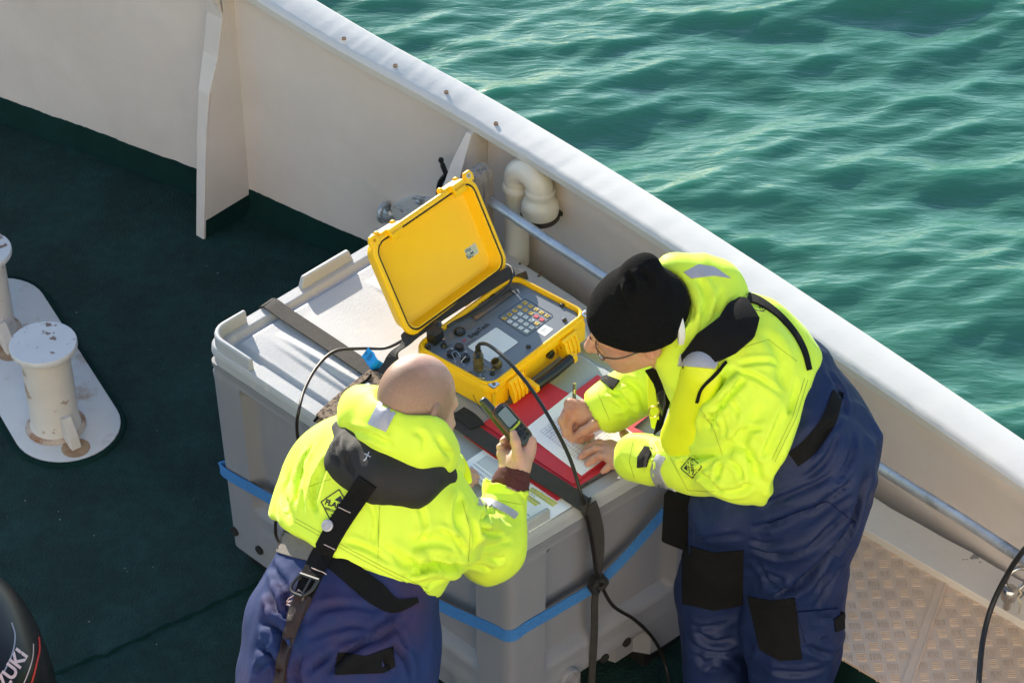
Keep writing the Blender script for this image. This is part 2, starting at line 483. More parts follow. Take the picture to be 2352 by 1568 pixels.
deckv = [(p[0], p[1], 0) for p in wl] + [(3.1, -6.2, 0), (-4.6, -6.2, 0)]
md = mat('deck non-slip paint', (0.0048, 0.0285, 0.0245), 0.72, var=0.3, vscale=30, spec=0.25, col2=(0.012, 0.058, 0.052), c2scale=4.5, c2lo=0.42, c2hi=0.78, bump=3.0, bscale=120)
dk = MB()
dk.loft([[(x, y, -0.02) for x, y, z in deckv], [(x, y, 0.0) for x, y, z in deckv]])
deck = dk.build('deck', md, kind='structure')
sm = MB()
pts = [P(u, v, 0.001) for u, v in ((60, 1572), (150, 1537), (300, 1474), (430, 1415), (560, 1355), (640, 1318))]
pts = catmull(pts, 8)
for i, p in enumerate(pts): p[:2] += np.random.default_rng(i).normal(size=2) * 0.0025
sm.tube(pts, [0.0045 + 0.002 * math.sin(i * 1.9) for i in range(len(pts))], 6)
sm.build('weld_seam', M['green'], deck, smooth=True)
fl = MB(); g = np.random.default_rng(5)
for i in range(45):
    u, v = g.uniform(0, 900), g.uniform(280, 1560)
    p = P(u, v, 0.002)
    if p[1] < wat(p[0])[0][1] - 0.1:
        s_ = g.uniform(0.0012, 0.0028)
        fl.lathe(p, [(s_, 0), (s_ * 0.6, s_ * 0.5)], n=5)
fl.build('paint_flecks', mat('pale fleck', (0.25, 0.27, 0.26), 0.8), deck, kind='stuff')

bw = thing('bulwark', 'cream white steel bulwark with thick white rail cap between deck and sea', 'bulwark', (0.5, 0.5, 0))
mb = MB()
mb.loft([[(p[0], p[1], -3.0), (p[0], p[1], p[2]), (p[0] + n[0] * .012, p[1] + n[1] * .012, p[2]), (p[0] + n[0] * .012, p[1] + n[1] * .012, -3.0)] for p, n in zip(wl, wn)])
mb.build('plate', M['hull'], bw, smooth=True, sharp=30)
mb = MB(); g = np.random.default_rng(3)
rings = []
for p, n in zip(catmull(WALL, 40), np.repeat(np.array(wn), 5, axis=0)):
    pass
fine = catmull(WALL, 40); fn = []
for i in range(len(fine)):
    d = nrm((fine[min(i + 1, len(fine) - 1)] - fine[max(i - 1, 0)])[:2]); fn.append(np.array([-d[1], d[0], 0.0]))
for p, n in zip(fine, fn):
    j = g.normal() * 0.0004
    a, b = -0.062, 0.066
    r = []
    for o_, z_ in ((a, -0.030), (a - .003, -0.006), (a + .006, 0.003 + j), (a + .02, .006 + j), ((a + b) / 2, 0.0065 + j), (b - .012, 0.006 + j * .6), (b - .002, 0.0), (b, -0.012), (b - .01, -0.014), (a + .012, -0.014), (a + .01, -0.03)):
        r.append((p[0] + n[0] * o_, p[1] + n[1] * o_, p[2] + 0.012 + z_))
    rings.append(r)
mb.loft(rings)
cap = mb.build('rail_cap', M['cap'], bw, smooth=True, sharp=50)
for u, v in ((790, 88), (908, 150), (1025, 211), (1139, 283)):
    zc = wat(P(u, v, 0.75)[0])[2] + 0.012
    p = P(u, v, zc + 0.008)
    h = MB(); h.lathe(p, [(0.0066, -0.004), (0.0066, 0.0012), (0.0056, 0.0013), (0.005, 0.0002)], n=14)
    h.build('bolt_hole', M['rusthole'], cap, smooth=True)
mb = MB(); rings = []; g = np.random.default_rng(8); q = 0
for p, n in zip(fine, fn):
    q = 0.8 * q + g.normal() * 0.0009
    b0 = np.array([p[0], p[1], 0])
    rings.append([b0 - n * .0005 + [0, 0, .001], b0 - n * .030 + [0, 0, .001], b0 - n * .026 + [0, 0, .005], b0 - n * .016 + [0, 0, .009], b0 - n * .0045 + [0, 0, .03], b0 - n * .004 + [0, 0, .084 + q], b0 - n * .0005 + [0, 0, .086 + q]])
mb.loft(rings)
mb.build('kick_band', M['green'], bw, smooth=True, sharp=60)

def in_plane(px, p0, n): return [PW(u, v, p0, n) for u, v in px]
# big stanchion
B1 = P(578, 480, 0); B0 = P(470, 545, 0)
wd = nrm(B0 - B1); wpn = np.cross(wd, [0, 0, 1.0])
def slab(mb, poly, n, t, mi=0):
    n = np.asarray(n, float)
    mb.loft([[p - n * t / 2 for p in poly], [p + n * t / 2 for p in poly]], True, True, mi)
web_px = [(470, 543), (578, 479), (575, 433), (582, 415), (596, 398), (612, 384), (603, 330), (598, 272), (585, 268), (577, 255), (573, 232), (574, 217), (590, 212), (585, 165), (570, 138), (560, 130), (556, 105), (558, 90), (568, 85), (560, 30), (553, -40), (540, -110), (450, -110), (488, 0), (512, 40), (502, 130), (484, 205), (476, 300), (473, 420)]
wp = in_plane(web_px, B1, wpn)
mb = MB(); slab(mb, wp, wpn, 0.012)
stn = mb.build('stanchion', M['hull'], bw, bevel=0.003)
E = in_plane([(505, -20), (512, 40), (502, 130), (482, 215), (476, 300), (473, 420), (470, 545)], B1, wpn)
wids = [0.052, 0.062, 0.06, 0.042, 0.036, 0.034, 0.030]
al = np.cross([0, 0, 1.0], wd); al = al if al[0] < 0 else -al
mb = MB(); rings = []
for e, w_ in zip(E, wids):
    rings.append([e + wd * .0 + al * w_, e + wd * .010 + al * w_, e + wd * .010 - al * .006, e - al * .006])
rings.append([E[-1] + al * .012 - [0, 0, .02], E[-1] + al * .012 + wd * .01 - [0, 0, .02], E[-1] + wd * .01 - [0, 0, .02], E[-1] - [0, 0, .02]])
mb.loft(rings)
flg = mb.build('flange', M['hull'], stn, bevel=0.002)
for u, v in ((489, 52), (484, 97)):
    p = PW(u, v, E[1] + wd * .0115, wd)
    h = MB(); h.lathe(p, [(0.006, -.002), (0.006, .0012), (.004, .0013)], wd, 10); h.build('bolt_hole', M['rusthole'], stn)
mb = MB(); slab(mb, in_plane([(470, 548), (580, 480), (577, 440), (470, 505)], B1 , wpn), wpn, 0.016)
mb.build('foot_band', M['green'], stn)
# far stanchion behind the case
b1, n1, h1 = wat(-0.075)
w2 = -n1; p2n = np.cross(w2, [0, 0, 1.0])
mb = MB()
prof = [(0.0, 0.0), (0.16, 0.0), (0.155, 0.48), (0.11, 0.60), (0.065, 0.70), (0.0, 0.70)]
slab(mb, [b1 + w2 * a + np.array([0, 0, z]) for a, z in prof], p2n, 0.012)
st2 = mb.build('stanchion', M['hull'], bw, bevel=0.002)
mb = MB(); rings = []
for a, z, w_ in ((0.16, 0.0, .05), (0.155, 0.48, .05), (0.11, 0.60, .035), (0.066, 0.70, .012)):
    e = b1 + w2 * a + np.array([0, 0, z]); s_ = p2n if p2n[0] < 0 else -p2n
    rings.append([e + s_ * w_, e + w2 * .01 + s_ * w_, e + w2 * .01 - s_ * .008, e - s_ * .008])
mb.loft(rings); mb.build('flange', M['hull'], st2, bevel=0.002)

# timber fender post
b1, n1, h1 = wat(-0.115)
c = PB(1098, 395, 0.66, 0.0)
pst = MB(); fr = Frame([c[0], c[1], 0], [-n1[1], n1[0], 0], [0, 0, 1])
pst.loft([[fr(a, b, -0.035) for a, b in [(-.03, 0.02), (.03, 0.02), (.03, .64), (.022, .665), (0, .675), (-.022, .665), (-.03, .64)]], [fr(a, b, 0.035) for a, b in [(-.03, 0.02), (.03, 0.02), (.03, .64), (.022, .665), (0, .675), (-.022, .665), (-.03, .64)]]])
tag(pst.build('timber_post', M['wood'], bevel=0.004), 'weathered round topped timber block against the bulwark behind the yellow case', 'post')

# raised step with tread plate
LED = [P(u, v, 0.345) for u, v in ((1130, 545), (1160, 575), (1350, 705), (1660, 908), (1990, 1130), (2352, 1335), (2700, 1540))]
FRO = [P(u, v, 0.345) for u, v in ((1090, 640), (1130, 670), (1320, 800), (1630, 993), (1975, 1207), (2352, 1428), (2700, 1640))]
st = thing('raised_step', 'low raised step with beige tread plate and chipped cream ledge beside the bulwark', 'step', (1.1, -0.5, 0))
mb = MB()
rings = []
LE = catmull(LED, 6); FE = catmull(FRO, 6)
g = np.random.default_rng(4)
for a, b in zip(LE, FE):
    j = g.normal() * .0012
    rings.append([[a[0] + j, a[1] + j, 0.001], [a[0] + j, a[1] + j, .345], [b[0], b[1], .345], [b[0], b[1], .001]])
mb.loft(rings); mb.build('ledge', M['ledge'], st, bevel=0.002)
for u, v in ((1194, 606), (1238, 634), (1241, 627)):
    h = MB(); h.lathe(P(u, v, .3455), [(.005, 0), (.005, .0012), (.003, .0014)], n=9); h.build('bolt_hole', M['rusthole'], st)
tq = [P(1905, 1166, .32), P(1975, 1212, .32), P(2352, 1434, .32), P(2700, 1646, .32), P(2700, 1990, .32), P(2030, 1568, .32), P(1935, 1512, .32), P(1880, 1478, .32)]
mb = MB()
mb.loft([[p - [0, 0, .006] for p in tq], tq])
trp = mb.build('tread_plate', M['tread'], st)
mb = MB()
mb.loft([[[p[0], p[1], .001] for p in (tq[0], tq[3], tq[4] * 1, tq[7])], [[p[0], p[1], .313] for p in (tq[0], tq[3], tq[4], tq[7])]])
# front fascia is set back under the plate edge
cc = np.mean(tq, axis=0)
mb.v = [tuple(np.array(v) * [1, 1, 1] + (np.array([cc[0], cc[1], v[2]]) - np.array(v)) * 0.06) for v in mb.v]
mb.build('step_box', M['green'], st)
# tread lugs
ud = nrm(P(2352, 1434, .32) - P(1975, 1212, .32)); vd = np.cross([0, 0, 1.0], ud)
if vd[1] > 0: vd = -vd
org = P(1905, 1166, .32)
def inpoly(p, poly):
    c = False; n = len(poly)
    for i in range(n):
        a, b = poly[i], poly[i - 1]
        if (a[1] > p[1]) != (b[1] > p[1]) and p[0] < (b[0] - a[0]) * (p[1] - a[1]) / (b[1] - a[1]) + a[0]: c = not c
    return c
lug = MB()
d1 = nrm(ud * 0.72 + vd * 0.70); d2 = nrm(ud * 0.70 - vd * 0.72)
pit = 0.0355
sa = P(2165, 1330, .32); sb = P(2070, 1600, .32); sn = nrm(np.cross([0, 0, 1.0], sb - sa))
for i in range(-30, 34):
    for j in range(-4, 34):
        c0 = org + d1 * (i * pit) + d2 * (j * pit)
        if not inpoly(c0, [t for t in tq]): continue
        if min(np.linalg.norm(c0 - np.array(t)) for t in tq) < .01: continue
        if c0[0] > 1.45 or c0[1] < -1.0: continue
        if abs((c0 - sa) @ sn) < 0.02: continue
        a, b = (d1, d2) if (i + j) % 2 == 0 else (d2, d1)
        for k in range(5):
            c = c0 + b * ((k - 2) * 0.0060)
            L_ = 0.0130; w_ = 0.0013
            pts = [c - a * L_, c - b * w_ - a * L_ * .6, c + a * L_ * .6 - b * w_, c + a * L_, c + a * L_ * .6 + b * w_, c - b * -w_ - a * L_ * .6]
            n0 = len(lug.v)
            lug.v += [tuple(p) for p in pts] + [tuple(c - a * L_ * .7 + [0, 0, .0025]), tuple(c + a * L_ * .7 + [0, 0, .0025])]
            q = [(0, 1, 6), (1, 2, 7, 6), (2, 3, 7), (3, 4, 7), (4, 5, 6, 7), (5, 0, 6)]
            lug.f += [tuple(n0 + t for t in f) for f in q]; lug.m += [0] * 6
lug.build('tread_lugs', M['tread'], st, smooth=True, kind='stuff')
mb = MB(); mb.ribbon([sa + [0, 0, .0015], (sa + sb) / 2 + [0, 0, .0015], sb + [0, 0, .0015]], sn, 0.02, 0.003)
mb.tube(catmull([sa + sn * .012 + [0, 0, .002], (sa + sb) / 2 + sn * .0125 + [0, 0, .002], sb + sn * .012 + [0, 0, .002]], 6), .0035, 6)
mb.build('weld_seam', M['tread'], st, smooth=True)

# handrail pipe
pp = [P(u, v, .56) for u, v in ((1095, 440), (1130, 464), (1250, 546), (1385, 634), (1700, 850), (2005, 1063), (2200, 1186), (2345, 1280), (2500, 1378))]
mb = MB(); mb.tube(catmull(pp, 6), 0.0145, 14)
hr = mb.build('grab_pipe', M['galv'], smooth=True)
tag(hr, 'galvanised steel pipe running along the inside of the bulwark', 'pipe')

# gooseneck vent
gv = thing('vent_pipe', 'cream painted gooseneck vent pipe with downturned bell under the rail cap', 'vent pipe', P(1190, 606, .345))
wdir = None; best = 9e9
for x_ in np.linspace(-.15, .25, 161):
    p_, n_, h_ = wat(x_); c_ = p_ - n_ * .048
    q_ = _RM @ (np.array([c_[0], c_[1], .5]) - CAM); u_ = 1176 + FPX * q_[0] / -q_[2]
    if abs(u_ - 1187) < best: best = abs(u_ - 1187); base = c_ + np.array([0, 0, .345]); wo = n_
wdir = np.array([wo[1], -wo[0], 0])
top = base.copy(); top[2] = .675
r0 = .0375
mb = MB(); mb.tube([base * [1, 1, 0] + [0, 0, .3], [base[0], base[1], .50], [base[0], base[1], .600]], r0, 24)
mb.lathe([base[0], base[1], .572], [(r0, -.01), (r0 + .005, -.006), (r0 + .005, .008), (r0 + .001, .014)], n=24)
mb.build('riser', M['pvc'], gv, smooth=True)
mb = MB(); path = [np.array([base[0], base[1], .592])]
R_ = .046
for k in range(0, 13):
    a = math.pi * k / 12
    path.append(np.array([base[0], base[1], .602]) + wdir * (R_ - R_ * math.cos(a)) * 1.0 + np.array([0, 0, R_ * math.sin(a)]))
path.append(path[-1] - [0, 0, .012])
mb.tube(path, [r0 + .001] * 3 + [r0 + .002] * (len(path) - 3), 24, False)
mb.build('bend', M['pvc'], gv, smooth=True)
ec = path[-1]
mb = MB(); mb.lathe(ec, [(r0 + .003, .024), (r0 + .006, .018), (r0 + .006, .006), (r0 + .003, .0), (r0 + .005, -.012), (r0 + .013, -.022), (r0 + .018, -.034), (r0 + .018, -.056), (r0 + .012, -.074), (r0 + .004, -.077), (r0, -.06)], n=28, caps=False)
mb.build('bell', M['pvc'], gv, smooth=True)
mb = MB(); mb.lathe(ec - [0, 0, .070], [(r0 + .012, .004), (r0 + .019, .003), (r0 + .021, -.006), (r0 + .017, -.012), (r0 + .010, -.012), (r0 + .010, .004)], n=28, caps=False)
mb.lathe(ec - [0, 0, .076], [(r0 + .011, 0), (.001, .001)], n=28)
cx = ec - [0, 0, .071] + nrm([.9, .1, 0]) * (r0 + .026); mb.box(cx, .006, .005, .008); mb.tube([cx - [.012, 0, -.004], cx + [.014, 0, .008]], .003, 6)
mb.build('clamp_band', mat('dark clamp', (.05, .04, .03), .5, .5, var=.4, vscale=60), gv, smooth=True)

# eye plate on the bulwark: peeled pad, eye nut, bolt
b1, n1, h1 = wat(-0.30)
n_ = -n1
def onwall(u, v, off=0.0): return PW(u, v, b1 + n_ * off, n1)
ep = thing('eye_plate', 'peeling painted pad with galvanised eye nut on the bulwark left of the open yellow case', 'eye plate', onwall(930, 490))
mb = MB(); slab(mb, [onwall(u, v, .006) for u, v in ((893, 505), (900, 470), (925, 458), (952, 450), (985, 455), (1040, 455), (1045, 560), (900, 560))], n1, .012)
mb.build('pad', mat('peeling pad paint', (.50, .50, .49), .6, col2=(.24, .25, .25), c2scale=22, c2lo=.55, c2hi=.58, bump=.3), ep, bevel=.002)
mb = MB(); c = onwall(887, 500, .02)
mb.lathe(c - n_ * .02, [(.026, 0), (.026, .012), (.017, .018), (.014, .03)], n_, 10)
eye = [c + n_ * .012 + np.array([0, 0, .028]) + (math.cos(a) * n_ * .024 + math.sin(a) * np.array([0, 0, .028])) for a in np.linspace(0, 2 * math.pi, 19)]
mb.tube(eye, .009, 10)
mb.build('eye_nut', M['galv'], ep, smooth=True)
mb = MB(); mb.lathe(onwall(962, 462, .012), [(.009, 0), (.009, .008), (.006, .011)], n_, 8); mb.build('bolt', M['galv'], ep)
# black cleat with ball tipped arm
cl = MB(); c = onwall(1022, 425, .03)
cl.tube(catmull([onwall(1013, 368, .05), onwall(1020, 388, .05), onwall(1027, 402, .045), onwall(1040, 412, .04), onwall(1062, 430, .03)], 6), [.008, .006, .006] + [.008] * 22, 10)
cl.lathe(onwall(1013, 368, .05), [(.001, -.009), (.007, -.006), (.009, 0), (.007, .006), (.001, .009)], n=10)
cl.tube(catmull([onwall(1027, 400, .045), onwall(1012, 418, .04), onwall(1008, 440, .03), onwall(1012, 455, .02)], 6), [.009] * 19, 10)
cl.tube(catmull([onwall(1040, 412, .04), onwall(1026, 425, .04), onwall(1022, 440, .03), onwall(1022, 455, .02)], 6), .007, 10)
tag(cl.build('cleat', M['blackplastic'], smooth=True), 'black two armed cleat on the bulwark above the open yellow case lid', 'cleat')

# shackle at lower right
c = P(2312, 1395, .36)
sh = thing('shackle', 'shiny steel eye bolt and shackle ring on the chipped ledge at the pipe end', 'shackle', c)
mb = MB(); mb.lathe(c, [(.010, 0), (.010, .03), (.019, .034), (.021, .042), (.021, .062), (.016, .07), (.008, .072)], n=16); mb.build('bolt', M['steel'], sh, smooth=True)
mb = MB(); k = P(2335, 1330, .43)
mb.tube([k + np.array([math.cos(a) * .030, math.cos(a) * .01, math.sin(a) * .04]) for a in np.linspace(0, 2 * math.pi, 25)], .0065, 10)
mb.build('ring', M['steel'], sh, smooth=True)
mb = MB(); mb.tube(catmull([P(2338, 1350, .42), P(2345, 1362, .40), P(2338, 1372, .385), P(2344, 1385, .37), P(2340, 1410, .365)], 5), .003, 6)
mb.build('lashing', mat('pale twine', (.5, .45, .32), .9), sh, smooth=True)

# unseen wheelhouse behind the camera, sized and tinted to bounce fill light
wh = thing('wheelhouse', 'unseen warm white wheelhouse front facing the foredeck', 'wheelhouse', (0, -7, 0))
mb = MB(); mb.box((0, -7.2, 3.6), 4.6, .8, 3.6); mb.build('front_wall', M['house'], wh)
for i in range(5):
    mb = MB(); x = -3.4 + i * 1.7; mb.box((x, -6.395, 6.2), .7, .012, .5); mb.build('window', M['window'], wh, bevel=.01)

# mooring bollard
bo = thing('mooring_bollard', 'rust stained white double mooring bollard on its rounded base plate', 'bollard', P(100, 900, 0))
c1 = P(155, 984, 0); c2 = P(-10, 715, 0)
fr = Frame((c1 + c2) / 2, c1 - c2, np.cross([0, 0, 1.0], c1 - c2))
Lh = np.linalg.norm(c1 - c2) / 2
def stadium(r, n=18):
    o_ = []
    for k in range(n + 1): a = rad(-90 + 180 * k / n); o_.append((Lh + r * math.cos(a), r * math.sin(a)))
    for k in range(n + 1): a = rad(90 + 180 * k / n); o_.append((-Lh + r * math.cos(a), r * math.sin(a)))
    return o_
mb = MB(); mb.loft([[fr(a, b, z) for a, b in stadium(r)] for r, z in ((.155, .0), (.155, .010), (.150, .013))])
mp_ = mat('stained base paint', (.56, .56, .55), .55, var=.08, vscale=6, col2=(.34, .21, .11), c2scale=6.5, c2lo=.56, c2hi=.74, bump=.2, bscale=60)
mb.build('base_plate', mp_, bo, smooth=True)
mb = MB(); mb.loft([[fr(a, b, z) for a, b in stadium(r)] for r, z in ((.158, .001), (.172, .001), (.168, .009), (.158, .010), )], True, False)
mb.build('weld_bead', M['green'], bo, smooth=True)
for tb, bb in (((88, 790), (130, 985)), ((-58, 585), (-15, 770))):
    b0 = P(bb[0], bb[1], .0)
    po = MB(); po.lathe(b0, [(.080, .01), (.076, .022), (.0705, .03), (.0705, .312)], n=36)
    post = po.build('post', M['bollard'], bo, smooth=True)
    mb = MB(); mb.lathe(b0, [(.074, .306), (.0945, .308), (.0965, .312), (.0965, .324), (.0945, .328), (.05, .3285)], n=44); mb.build('cap', mat('white cap paint', (.62, .61, .60), .5, var=.05, vscale=12, col2=(.2, .12, .08), c2scale=26, c2lo=.61, c2hi=.63), post, smooth=True)
    mb = MB(); mb.lathe(b0, [(.070, .014), (.083, .0135), (.088, .016), (.083, .022), (.0705, .026)], n=36, caps=False); mb.build('rust_collar', mat('rust streaked weld', (.50, .40, .32), .8, col2=(.24, .09, .025), c2scale=16, c2lo=.45, c2hi=.65), post, smooth=True)
    d = nrm((P(bb[0] + 40, bb[1] + 45, 0) - P(bb[0], bb[1], 0)))
    s_ = np.cross([0, 0, 1.0], d)
    mb = MB(); pr = [(.064, .10), (.085, .102), (.118, .05), (.128, .014), (.105, .0135), (.07, .03)]
    slab(mb, [b0 + d * a + np.array([0, 0, z]) for a, z in pr], s_, .030)
    mb.build('horn', M['bollard'], post, bevel=.002)
    rs = MB(); rs.lathe(b0 + d * .12 + [0, 0, .0136], [(.042, 0), (.030, .0006), (.001, .0008)], n=16); rs.build('rust_stain', mat('rust bloom', (.42, .30, .19), .9, col2=(.30, .14, .05), c2scale=20, c2lo=.4, c2hi=.7), bo)
# ================================================================== TUB
TL = P(470, 785, LIDZ); TF = P(1172, 1250, LIDZ)
_b2 = nrm(P(1560, 1030, LIDZ) - P(1180, 1255, LIDZ))
TR = TF + _b2 * 0.68
TK = np.array([-0.293, 0.50, LIDZ])
tubth = thing('insulated_tub', 'big grey plastic insulated tub with ribbed lid standing on the deck', 'tub', (*((TL + TF + TR + TK)[:2] / 4), 0))
LA = np.linalg.norm(TF - TL); LB = np.linalg.norm(TK - TL)
def T(a, b, z):
    """a metres from L towards F, b metres from L towards K"""
    s = a / LA; t = b / LB
    p = TL * (1 - s) * (1 - t) + TF * s * (1 - t) + TR * s * t + TK * (1 - s) * t
    return np.array([p[0], p[1], z])
def sst(x, a, b):
    t = np.clip((x - a) / (b - a), 0, 1); return t * t * (3 - 2 * t)
def outline(inset, r, n=7):
    return [(x + LA / 2, y + LB / 2) for x, y in rrect(LA - 2 * inset, LB - 2 * inset, r, n)]
def lid_h(a, b):
    e = np.minimum(np.minimum(a, LA - a), np.minimum(b, LB - b))
    z = -0.014 * sst(e, .034, .046) + 0.010 * sst(e, .052, .066)
    for bk in (.150, .46):
        ramp = sst(b, bk - .010, bk + .003) * (1 - np.clip((b - bk) / .20, 0, 1))
        hh = .024 * np.clip((a - .10) / .40, 0, 1) * (1 - sst(a, .52, .66))
        z = z + hh * ramp
    z = z - 0.006 * sst(-b, -.125, -.112) * sst(a, .06, .30) * (1 - sst(a, .60, .72)) * sst(b, .062, .075)
    return z
na, nb = 230, 160
A_, B_ = np.meshgrid(np.linspace(0.0, LA, na), np.linspace(0.0, LB, nb), indexing='ij')
# rounded plan corners
rc = .055
def roundc(A, B, rc=.055):
    A = A.copy(); B = B.copy()
    for ca, cb, sa_, sb_ in ((rc, rc, -1, -1), (LA - rc, rc, 1, -1), (LA - rc, LB - rc, 1, 1), (rc, LB - rc, -1, 1)):
        m = ((A - ca) * sa_ > 0) & ((B - cb) * sb_ > 0)
        x = (A - ca) * sa_ / rc; y = (B - cb) * sb_ / rc
        k = np.where(m, np.maximum(x, y) / np.maximum(1e-9, np.hypot(x, y)), 1)
        A = np.where(m, ca + sa_ * rc * x * k, A); B = np.where(m, cb + sb_ * rc * y * k, B)
    return A, B
A2, B2 = roundc(A_, B_)
Zl = LIDZ + lid_h(A_, B_)
V = [T(a, b, z) for a, b, z in zip(A2.ravel(), B2.ravel(), Zl.ravel())]
idx = np.arange(na * nb).reshape(na, nb)
F = np.stack([idx[:-1, :-1], idx[1:, :-1], idx[1:, 1:], idx[:-1, 1:]], -1).reshape(-1, 4)
mb = MB(); mb.add(V, F.tolist())
per = list(idx[:, 0]) + list(idx[-1, 1:]) + list(idx[-2::-1, -1]) + list(idx[0, -2:0:-1])
pe = [(A2.ravel()[i], B2.ravel()[i]) for i in per]
def shrink(pe, d):
    c = np.array([LA / 2, LB / 2])
    return [(c[0] + (a - c[0]) * (1 - d / (LA / 2)), c[1] + (b - c[1]) * (1 - d / (LB / 2))) for a, b in pe]
rings = [[T(a, b, LIDZ + z) for a, b in shrink(pe, d)] for d, z in ((0, 0), (-.004, -.006), (-.005, -.022), (-.001, -.026), (-.001, -.052), (.006, -.054))]
mb.loft(rings, True, False)
lid = mb.build('lid', M['lid'], tubth, smooth=True, sharp=38)
def tab(a0, b0, a1, b1, name='lid_tab', h=.032, t=.017):
    m = MB(); p = np.array([a0, b0]); q = np.array([a1, b1]); d = nrm(q - p); n = np.array([-d[1], d[0]])
    prof = []
    def rg(k, o_, z): return T(*(k + n * o_), LIDZ + z)
    m.loft([[T(*(p + d * sh + n * sx * t / 2), LIDZ + z) for sh, sx, z in ((0, -1, -.004), (0, 1, -.004))] + [T(*(q - d * sh + n * sx * t / 2), LIDZ + z) for sh, sx, z in ((0, 1, -.004), (0, -1, -.004))],
            [T(*(p + d * .012 - n * t * .38), LIDZ + h), T(*(p + d * .012 + n * t * .38), LIDZ + h), T(*(q - d * .012 + n * t * .38), LIDZ + h), T(*(q - d * .012 - n * t * .38), LIDZ + h)]])
    return m
def ltab(c, s1, s2, l1, l2):
    """corner tab with a rounded outside"""
    m = MB(); h = .034; t = .016; r = .05
    path = [(c[0] + s1 * l1, c[1] + s2 * .009)] + [(c[0] + s1 * (r - r * math.sin(q)) + s1 * .009, c[1] + s2 * (r - r * math.cos(q)) + s2 * .009) for q in np.linspace(0, math.pi / 2, 7)] + [(c[0] + s1 * .009, c[1] + s2 * l2)]
    rings = []
    for i, p in enumerate(path):
        d = nrm(np.array(path[min(i + 1, len(path) - 1)]) - np.array(path[max(i - 1, 0)])); n = np.array([-d[1], d[0]])
        hh = h if 0 < i < len(path) - 1 else h
        p = np.array(p)
        k = .35 if i in (0, len(path) - 1) else .40
        rings.append([T(*(p - n * t / 2), LIDZ - .004), T(*(p + n * t / 2), LIDZ - .004), T(*(p + n * t * k), LIDZ + hh), T(*(p - n * t * k), LIDZ + hh)])
    m.loft(rings); return m
for m in (ltab((0, 0), 1, 1, .17, .13), ltab((LA, 0), -1, 1, .16, .13), ltab((0, LB), 1, -1, .15, .13), ltab((LA, LB), -1, -1, .15, .13), tab(.009, .315, .009, .50), tab(LA - .009, .36, LA - .009, .56), tab(.45, LB - .009, .65, LB - .009)):
    m.build('lid_tab', M['lid'], lid, smooth=True, sharp=50, bevel=.004)
m = MB(); m.lathe(T(.36, .175, LIDZ + lid_h(np.array(.36), np.array(.175))), [(.012, -.004), (.012, .0012), (.008, .0006), (.001, -.002)], n=16); m.build('rivet', M['lid'], lid, smooth=True)

# body walls with moulded recesses
def body():
    prof_z = np.linspace(.07, LIDZ - .058, 56)
    mb = MB()
    n_side = (74, 54, 74, 54)
    ring_s = []
    corners = [(0, 0), (LA, 0), (LA, LB), (0, LB)]
    pts = []
    for k in range(4):
        c0 = np.array(corners[k], float); c1 = np.array(corners[(k + 1) % 4], float)
        for j in range(n_side[k]):
            s = j / n_side[k]; q = c0 + (c1 - c0) * s
            pts.append((q[0], q[1], k, s * np.linalg.norm(c1 - c0), np.linalg.norm(c1 - c0)))
    arr = np.array(pts)
    a, b = roundc(arr[:, 0], arr[:, 1], .024)
    kk = arr[:, 2].astype(int); s = arr[:, 3]; Ls = arr[:, 4]
    rings = []
    for z in prof_z:
        taper = .003 + .011 * (LIDZ - .05 - z) / LIDZ
        u = sst(s, .115, .135) * (1 - sst(s, Ls - .135, Ls - .115))
        lowb = .20 + .0 * s
        rec = u * sst(z, .26, .285) * (1 - sst(z, .665, .69)) * .034
        # lower step
        rec2 = u * sst(z, .205, .215) * (1 - sst(z, .26, .27)) * .004
        # fork openings
        fk = (sst(s, .20, .215) * (1 - sst(s, .40, .415)) + sst(s, Ls - .415, Ls - .40) * (1 - sst(s, Ls - .215, Ls - .20))) * (1 - sst(z, .14, .175)) * .035
        lip = -.001 * sst(z, LIDZ - .118, LIDZ - .112) + .004 * sst(z, LIDZ - .086, LIDZ - .082) * (1 - sst(z, LIDZ - .076, LIDZ - .072))
        d = taper + rec + rec2 + fk + lip
        ca, cb = LA / 2, LB / 2
        inx = np.array([0, -1, 0, 1])[kk]; iny = np.array([1, 0, -1, 0])[kk]
        cu = roundc(arr[:, 0], arr[:, 1])
        aa = ca + (a - ca) * (1 - (taper + lip) / ca) + inx * (rec + rec2 + fk)
        bb = cb + (b - cb) * (1 - (taper + lip) / cb) + iny * (rec + rec2 + fk)
        rings.append([T(x, y, z) for x, y in zip(aa, bb)])
    mb.loft(rings, True, True)
    return mb
body().build('body', M['tub'], tubth, smooth=True, sharp=45)
for a0 in (.12, LA - .12):
    for b0 in (.12, LB - .12):
        mb = MB(); mb.box(T(a0, b0, .036), .085, .075, .036, [nrm(TF - TL), nrm(TK - TL), [0, 0, 1]])
        mb.build('foot', M['blackplastic'], tubth, bevel=.006)
AN = nrm(np.cross(TF - TL, [0, 0, 1.0])); BN = nrm(np.cross(TR - TF, [0, 0, 1.0]))
def on_front(u, v, off=0): return PW(u, v, T(.5, .030, .2) + AN * off, AN)
def on_right(u, v, off=0): return PW(u, v, T(LA - .030, .3, .2) + BN * off, BN)
for fn_, nn, lst in ((on_front, AN, ((537, 1221), (594, 1264))), (on_right, BN, ((1390, 1512), (1441, 1475)))):
    for u, v in lst:
        h = MB(); h.lathe(fn_(u, v, .0235), [(.0135, -.02), (.0135, .0008), (.0115, .0010), (.0110, .0004)], nn, 16); h.build('bolt_hole', M['hole'], tubth, smooth=True)
h = MB(); h.lathe(on_right(1297, 1546, .008), [(.030, 0), (.030, .024), (.026, .028), (.022, .027), (.020, .012)], BN, 24); h.build('drain_plug', M['tub'], tubth, smooth=True, sharp=60)

